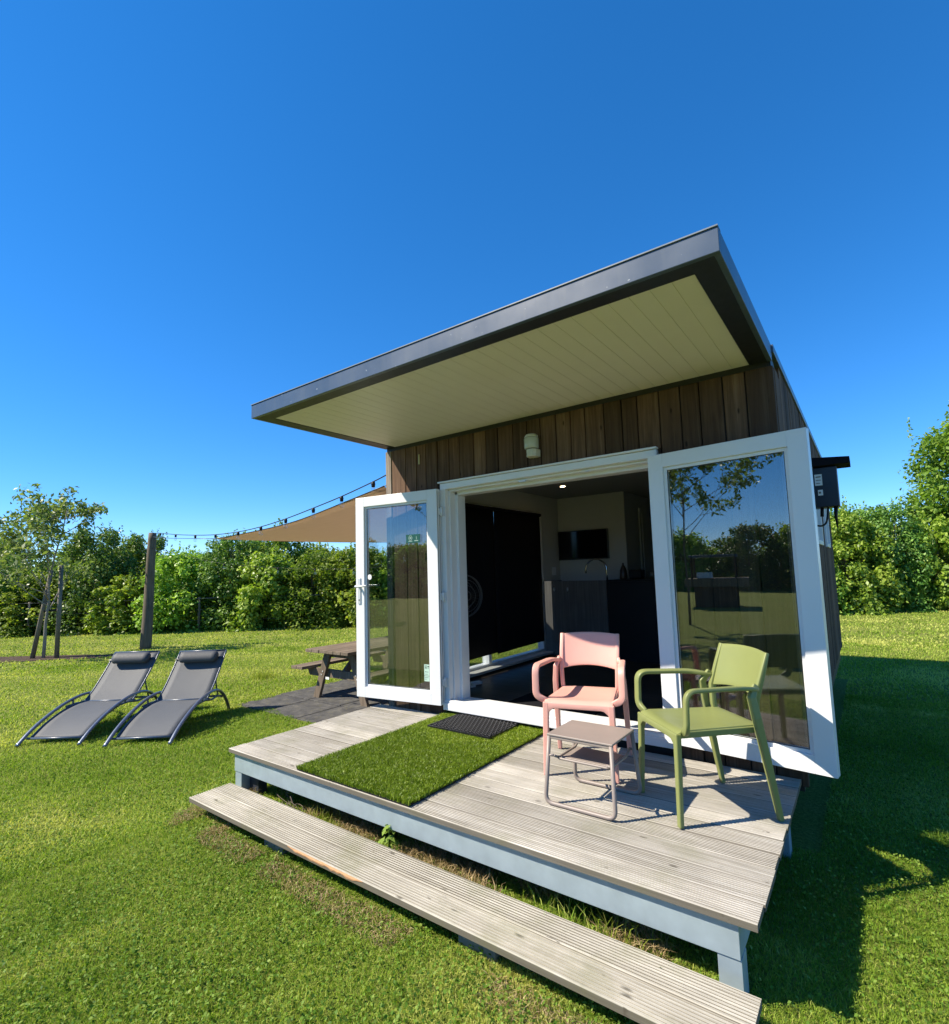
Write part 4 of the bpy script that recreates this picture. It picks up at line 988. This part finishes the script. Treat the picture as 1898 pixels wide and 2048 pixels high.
# rough tall grass at the foot of the hedge
_s = RNG.uniform(-5, 36, 60000); _o = .42+.5*RNG.random(60000)+.18*np.sin(_s*1.7)+.1*np.sin(_s*4.1); _x = HB.x+HD.x*_s+HN.x*_o; _y = HB.y+HD.y*_s+HN.y*_o; _k = ~((_x > -.3) & (_x < 3.8) & (_y < 6)); _x, _y = _x[_k], _y[_k]
_n = len(_x); _hh = RNG.uniform(.08, .34, _n)*(.5+.8*(np.sin(_s[_k]*2.3)*.5+.5))
V, F, T2 = blades(_x, _y, np.full(_n, GZ), _hh, RNG.uniform(.010, .022, _n), RNG.uniform(.15, .7, _n), np.clip(RNG.normal(.25, .2, _n), 0, 1))
tag(big_mesh('rough_grass', V, F, MT['grass'], None, T2), 'rough uncut grass growing at the foot of the hedge', 'grass', kind='stuff')
# wire fence at the hedge
wf = thing('wire_fence', 'low wire fence with wooden posts running along the foot of the hedge', 'fence')
for s_ in np.arange(-3.2, 15, 2.9):
    x, y = hp(float(s_)+.9, .30); b = MB(); b.tube([(x, y, GZ-.05), (x, y, GZ+1.12)], [.045,.04], n=9); b.build('fence_post', MT['stake'], wf)
b = MB()
for z in (.35, .70, 1.08): p, q = hp(-4, .25), hp(16, .25); b.tube([(*p, GZ+z), (*q, GZ+z)], .004 if z < 1 else .009, n=5)
b.build('wire', MT['frame'], wf)

# young staked tree, and a sister behind the viewpoint (mirrored in the glass)
def sapling(seed, h, trunkpts, spread, nbr, lsz, nl, twig=1., t0_=.42, side=None):
    rg = np.random.default_rng(seed); rr = random.Random(seed); b = MB(); lc = []; ln = []
    b.tube(trunkpts, [.038-.030*i/(len(trunkpts)-1) for i in range(len(trunkpts))], n=8)
    tp = [Vector(p) for p in trunkpts]
    def along(t): f = t*(len(tp)-1); i = min(int(f), len(tp)-2); return tp[i].lerp(tp[i+1], f-i)
    def twigs(p, d, ln_, r, depth):
        pts = [p.copy()]; q = p.copy(); dd = d.copy()
        for k in range(5):
            dd = (dd+Vector((rr.uniform(-.18,.18), rr.uniform(-.18,.18), rr.uniform(-.05,.12)))).normalized(); q = q+dd*ln_/5; pts.append(q.copy())
            if depth > 0 and k >= 1 and rr.random() < .85:
                sd_ = Vector((rr.uniform(-1,1), rr.uniform(-1,1), rr.uniform(-.2,.8))).normalized(); twigs(q, (dd*.6+sd_*.8).normalized(), ln_*.45, r*.5, depth-1)
        b.tube(pts, [r*(1-.15*k) for k in range(6)], n=5)
        if depth <= 1:
            for pp in pts[2:]:
                for _ in range(nl):
                    o = Vector((rr.gauss(0,.055), rr.gauss(0,.055), rr.gauss(-.03,.045)))*twig; lc.append(tuple(pp+o)); ln.append((rr.gauss(0,.7), rr.gauss(0,.7), rr.uniform(.1,1)))
    for k in range(nbr):
        t = t0_+(.98-t0_)*k/nbr; p = along(t); a = k*2.4+rr.uniform(-.4,.4) if side is None else side+rr.choice((-1,1,1))*rr.uniform(.1,2.2); el = rr.uniform(.35, .95)
        L_ = spread*(1.15-.75*(t-t0_)/(1-t0_))*rr.uniform(.75, 1.1)
        twigs(p, Vector((math.cos(a)*math.cos(el), math.sin(a)*math.cos(el), math.sin(el))), L_, .013, 2)
    twigs(tp[-1], Vector((0,0,1)), .45, .007, 1)
    return b, np.array(lc), np.array(ln)
sp_ = thing('young_tree', 'slender young tree with drooping leaves held between wooden stakes', 'tree', (-11.47, .145, GZ))
tp = [(0,0,-.05), (-.02,.02,.35), (.05,0,.8), (.10,.03,1.3), (.13,.0,1.8), (.22,.08,2.4), (.34,.16,2.9), (.44,.20,3.4)]
b, lc, ln = sapling(21, 4, tp, 1.5, 17, .1, 3, 1.4, .36, 3.75)
b.build('trunk', MT['barkp'], sp_); n_ = len(lc)
V, F, T2 = leaves_mesh(lc, ln, RNG.uniform(.08, .165, n_), np.clip(RNG.normal(.5, .22, n_), 0, 1), .42, .10); big_mesh('crown', V, F, MT['leafs'], sp_, T2)
st_ = [((-11.645,-.018), (-11.47,.22), 2.02, 'leaning round wooden stake on the left of the young tree'), ((-11.146,.307), (-11.18,.33), 2.12, 'upright round wooden stake on the right of the young tree')]
for (a, c, h, lab) in st_:
    b = MB(); b.tube([(a[0], a[1], GZ-.05), (c[0], c[1], GZ+h)], [.048,.040], n=10); tag(b.build('tree_stake', MT['stake']), lab, 'stake', 'stakes of the young tree')
b = MB(); b.tube([(-11.53,.14,.66), (-11.44,.16,.69), (-11.20,.33,.69)], .018, n=6, flat=1.6); tag(b.build('tree_tie', MT['black']), 'black rubber strap tying the young tree to its stakes', 'strap')
t2 = thing('young_tree', 'young tree behind the viewpoint, mirrored in the top of the right door glass', 'tree', (-3.45, -10.9, GZ))
b, lc, ln = sapling(33, 5, [(0,0,-.05), (.02,.0,1.), (.0,.05,2.2), (.05,.0,3.4), (.0,.0,4.6), (.05,.05,5.6)], 2.1, 18, .1, 6, 1.4)
b.build('trunk', MT['bark'], t2); n_ = len(lc)
V, F, T2 = leaves_mesh(lc, ln, RNG.uniform(.10, .19, n_), np.clip(RNG.normal(.45, .22, n_), 0, 1), .42, .10); big_mesh('crown', V, F, MT['leafs'], t2, T2)
# kiosk-shaped stand-in behind the viewpoint for an uncertain vehicle-like reflection in the glass
kk = thing('kiosk_stand_in', 'dark kiosk-shaped stand-in for a vehicle-like shape mirrored in the door glass', 'kiosk', (-6.3, -17.8, GZ), math.radians(155))
b = MB(); b.box(-.85, .75, -.6, .6, 0, .80); b.build('stand_in_body', MT['clad'], kk)
b = MB(); b.box(-1.25, 1.1, -.75, .75, .82, 1.15); b.build('stand_in_counter', MT['picnic'], kk, bevel=.01)
b = MB(); b.box(-.9, .9, -.7, .7, 2.0, 2.1); b.build('stand_in_roof', MT['fascia'], kk, bevel=.01)
for x in (-.8, .8):
    for y in (-.6, .6):
        b = MB(); b.box(x-.04, x+.04, y-.04, y+.04, 1.15, 2.0); b.build('stand_in_post', MT['clad'], kk)
b = MB(); b.box(-6.75, -6.25, -17.6, -17.2, .76, 1.0); tag(b.build('white_crate', MT['white'], bevel=.02), 'white crate on the kiosk-shaped stand-in mirrored in the door glass', 'crate')
# street lamp and thin mast behind the hedge
lampst = thing('street_lamp', 'slim grey street lamp with curved arm behind the right hedge', 'street lamp', (7.2, 24.0, GZ))
b = MB(); b.tube([(0,0,-.05), (0,0,4.2), (.03,.03,4.95), (.15,.1,5.18), (.45,.3,5.25)], [.06,.05,.045,.04,.035], n=8); b.build('pole', MT['frame'], lampst)
b = MB(); b.box(.35, .85, .22, .38, 5.2, 5.28); b.build('lamp_head', MT['fascia'], lampst, bevel=.02)
b = MB(); b.tube([(-13.4, 13.0, GZ), (-13.4, 13.0, 5.05)], .03, n=8); b.tube([(-13.45, 12.96, 5.04), (-13.2, 13.2, 5.04)], .035, n=6); tag(b.build('mast', MT['fascia']), 'thin dark mast rising behind the sail above the hedge', 'mast')

# grass: blades on the lawn near the viewer, thinning out with distance
def vnoise(x, y, sc, seed=0):
    r = np.random.default_rng(seed); G = r.random((64, 64)); X = x*sc; Y = y*sc; xi = np.floor(X).astype(int); yi = np.floor(Y).astype(int); fx = X-xi; fy = Y-yi
    fx = fx*fx*(3-2*fx); fy = fy*fy*(3-2*fy); g = lambda a, c: G[a % 64, c % 64]
    return (g(xi,yi)*(1-fx)+g(xi+1,yi)*fx)*(1-fy)+(g(xi,yi+1)*(1-fx)+g(xi+1,yi+1)*fx)*fy
cx, cy = CAMP.x, CAMP.y
def scatter(n, r0, r1, a0=-1.62, a1=.28, power=1.):
    a = RNG.uniform(a0, a1, n); r = r0+(r1-r0)*RNG.random(n)**power
    x = cx+np.sin(a)*r; y = cy+np.cos(a)*r
    jx = (vnoise(x, y, 5., 31)-.5)*.26+(vnoise(x, y, 21., 32)-.5)*.10; ox, oy = x, y; x = x+jx; y = y-jx
    keep = ~((ox > -.06) & (ox < np.where(oy < -.05, 3.22, 3.56)) & (oy > -1.2) & (oy < L)) & ~((x > -3.02) & (x < .1) & (y > .10) & (y < 2.08)) & ~((x > -3.02) & (x < -2.36) & (y > .10) & (y < 2.08))
    keep |= ((x > -3.02) & (x < -2.36) & (y > 2.08) & (y < 3.4))
    keep &= ~((x > -2.36) & (x < .1) & (y > .10) & (y < 3.38))
    keep &= ~((ox > -.06) & (ox < np.where(oy < -.05, 3.22, 3.56)) & (oy > -1.2) & (oy < L)); x, y = ox, oy
    keep &= ~(((((x+11.75)*.8+(y+.08)*.6)/2.0)**2+(((y+.08)*.8-(x+11.75)*.6)/.36)**2) < 1)
    keep &= ((x-HB.x)*HN.x+(y-HB.y)*HN.y) < .6
    return x[keep], y[keep]
GV = []; GF = []; GT = []; tot = 0
def addg(V, F, T_):
    global tot
    GV.append(V); GF.append(F+tot); GT.append(T_); tot += len(V)
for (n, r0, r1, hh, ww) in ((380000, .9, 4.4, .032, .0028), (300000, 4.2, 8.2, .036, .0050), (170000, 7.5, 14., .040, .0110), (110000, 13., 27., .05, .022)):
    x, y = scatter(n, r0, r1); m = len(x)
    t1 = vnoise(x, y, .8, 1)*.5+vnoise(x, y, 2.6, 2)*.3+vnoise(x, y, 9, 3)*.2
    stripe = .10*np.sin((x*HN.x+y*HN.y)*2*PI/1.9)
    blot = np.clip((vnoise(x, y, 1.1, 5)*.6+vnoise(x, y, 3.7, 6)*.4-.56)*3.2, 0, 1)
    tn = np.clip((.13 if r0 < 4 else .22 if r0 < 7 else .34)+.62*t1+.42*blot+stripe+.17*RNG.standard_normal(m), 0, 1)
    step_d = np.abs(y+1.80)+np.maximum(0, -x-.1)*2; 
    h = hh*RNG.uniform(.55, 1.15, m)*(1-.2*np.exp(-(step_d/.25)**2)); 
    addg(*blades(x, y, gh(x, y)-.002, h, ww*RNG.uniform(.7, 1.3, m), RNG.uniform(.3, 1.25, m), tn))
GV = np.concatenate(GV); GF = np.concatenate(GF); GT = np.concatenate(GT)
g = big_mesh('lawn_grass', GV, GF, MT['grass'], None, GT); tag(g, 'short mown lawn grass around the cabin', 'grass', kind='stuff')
# broad clover-like leaves in patches
x, y = scatter(190000, .9, 8.0); pr = vnoise(x, y, .7, 8)*.45+vnoise(x, y, 2.3, 9)*.35+vnoise(x, y, 9., 10)*.2; k = (pr+.16*np.exp(-((x-1.2)**2+(y+2.6)**2)/2.5)+.13*RNG.standard_normal(len(x)) > .50); x = x[k]; y = y[k]; m = len(x)
nrm = RNG.standard_normal((m,3))*.55+np.array([0,0,1.]); z = gh(x, y)+RNG.uniform(.010, .040, m)
V, F, T2 = leaves_mesh(np.stack([x,y,z],1), nrm, RNG.uniform(.009,.021,m), np.clip(RNG.normal(.5,.30,m),0,1), .62, .08)
tag(big_mesh('clover', V, F, MT['clover'], None, T2), 'low clover leaves growing through the near lawn', 'clover', kind='stuff')
# dry bleached grass along the step and under the deck edge
def band(n, x0, x1, y0, y1, dens): 
    x = RNG.uniform(x0, x1, n); y = RNG.uniform(y0, y1, n); k = vnoise(x, y, 4., 12) > dens; return x[k], y[k]
DV = []; DF = []; DT_ = []; tot2 = 0
for (n, x0, x1, y0, y1, dn, h0, h1) in ((8000, .0, 3.5, -2.08, -1.93, .46, .015, .045), (9000, .05, 3.3, -1.66, -1.35, .5, .03, .11), (3000, -.1, .5, -2.0, -1.5, .45, .02, .06)):
    x, y = band(n, x0, x1, y0, y1, dn); m = len(x)
    V, F, T2 = blades(x, y, gh(x, y)-.002, RNG.uniform(h0, h1, m), RNG.uniform(.002, .004, m), RNG.uniform(.5, 1.6, m), RNG.random(m)); DV.append(V); DF.append(F+tot2); DT_.append(T2); tot2 += len(V)
tag(big_mesh('dry_grass', np.concatenate(DV), np.concatenate(DF), MT['dry'], None, np.concatenate(DT_)), 'bleached dry grass along the wooden step and deck edge', 'dry grass', kind='stuff')
# taller tufts in the gap between step and deck
def tuft(x, y, n, h, sp, label, mat='grass', group='grass tufts by the deck'):
    px = x+RNG.normal(0, sp, n); py = y+RNG.normal(0, sp, n)
    V, F, T2 = blades(px, py, gh(px, py)-.003, h*RNG.uniform(.5, 1., n), RNG.uniform(.003, .006, n), RNG.uniform(.2, .8, n), RNG.uniform(.2, .9, n))
    return tag(big_mesh('grass_tuft', V, F, MT[mat], None, T2), label, 'grass tuft', group)
tuft(.98, -1.60, 90, .17, .06, 'long grass tuft in the gap behind the step near its left end')
tuft(2.62, -1.60, 160, .17, .10, 'long yellowing grass tuft in the gap behind the right half of the step')
tuft(2.95, -1.58, 60, .2, .06, 'thin long grass tuft near the right end of the step gap')
tuft(2.22, -1.58, 160, .13, .06, 'dry brown grass tuft in the middle of the step gap', 'dry')
tuft(1.22, -1.58, 120, .10, .06, 'small dry grass tuft left of the green weed', 'dry')
tuft(-4.45, 1.35, 260, .16, .10, 'rounded grass tuft on the lawn behind the loungers')
wd = thing('weed', 'small bright green leafy weed sprouting under the deck edge', 'weed', (1.60, -1.56, GZ+.07))
lc = []; ln = []
for k in range(26):
    a = k*2.4; r_ = .015+.045*(k/26); lc.append((r_*math.cos(a), r_*math.sin(a), .17-.11*(k/26)+.02*math.sin(k))); ln.append((math.cos(a)*.5, math.sin(a)*.5, 1))
V, F, T2 = leaves_mesh(np.array(lc), np.array(ln, float), np.full(26, .055), np.full(26, .85), .5, .06); big_mesh('foliage', V, F, MT['clover'], wd, T2)
b = MB(); b.tube([(0,0,-.02), (.005,0,.16)], .004, n=5); b.build('stem', MT['clover'], wd)
b = MB(); rr = random.Random(5)
for k in range(11):
    x0 = .30+.045*k+rr.uniform(-.02,.02); y0 = -1.45+rr.uniform(-.08,.08); b.tube(smoothpath([(x0, y0, GZ), (x0+rr.uniform(-.05,.08), y0-.02, GZ+.12), (x0+rr.uniform(-.02,.16), y0-.05, GZ+rr.uniform(.10,.20)), (x0+rr.uniform(.05,.25), y0-.06, GZ+rr.uniform(.02,.12))], 10), .0022, n=4)
tag(b.build('bare_twigs', MT['bark']), 'tangle of thin bare dark stems under the left corner of the deck', 'twigs', kind='stuff')
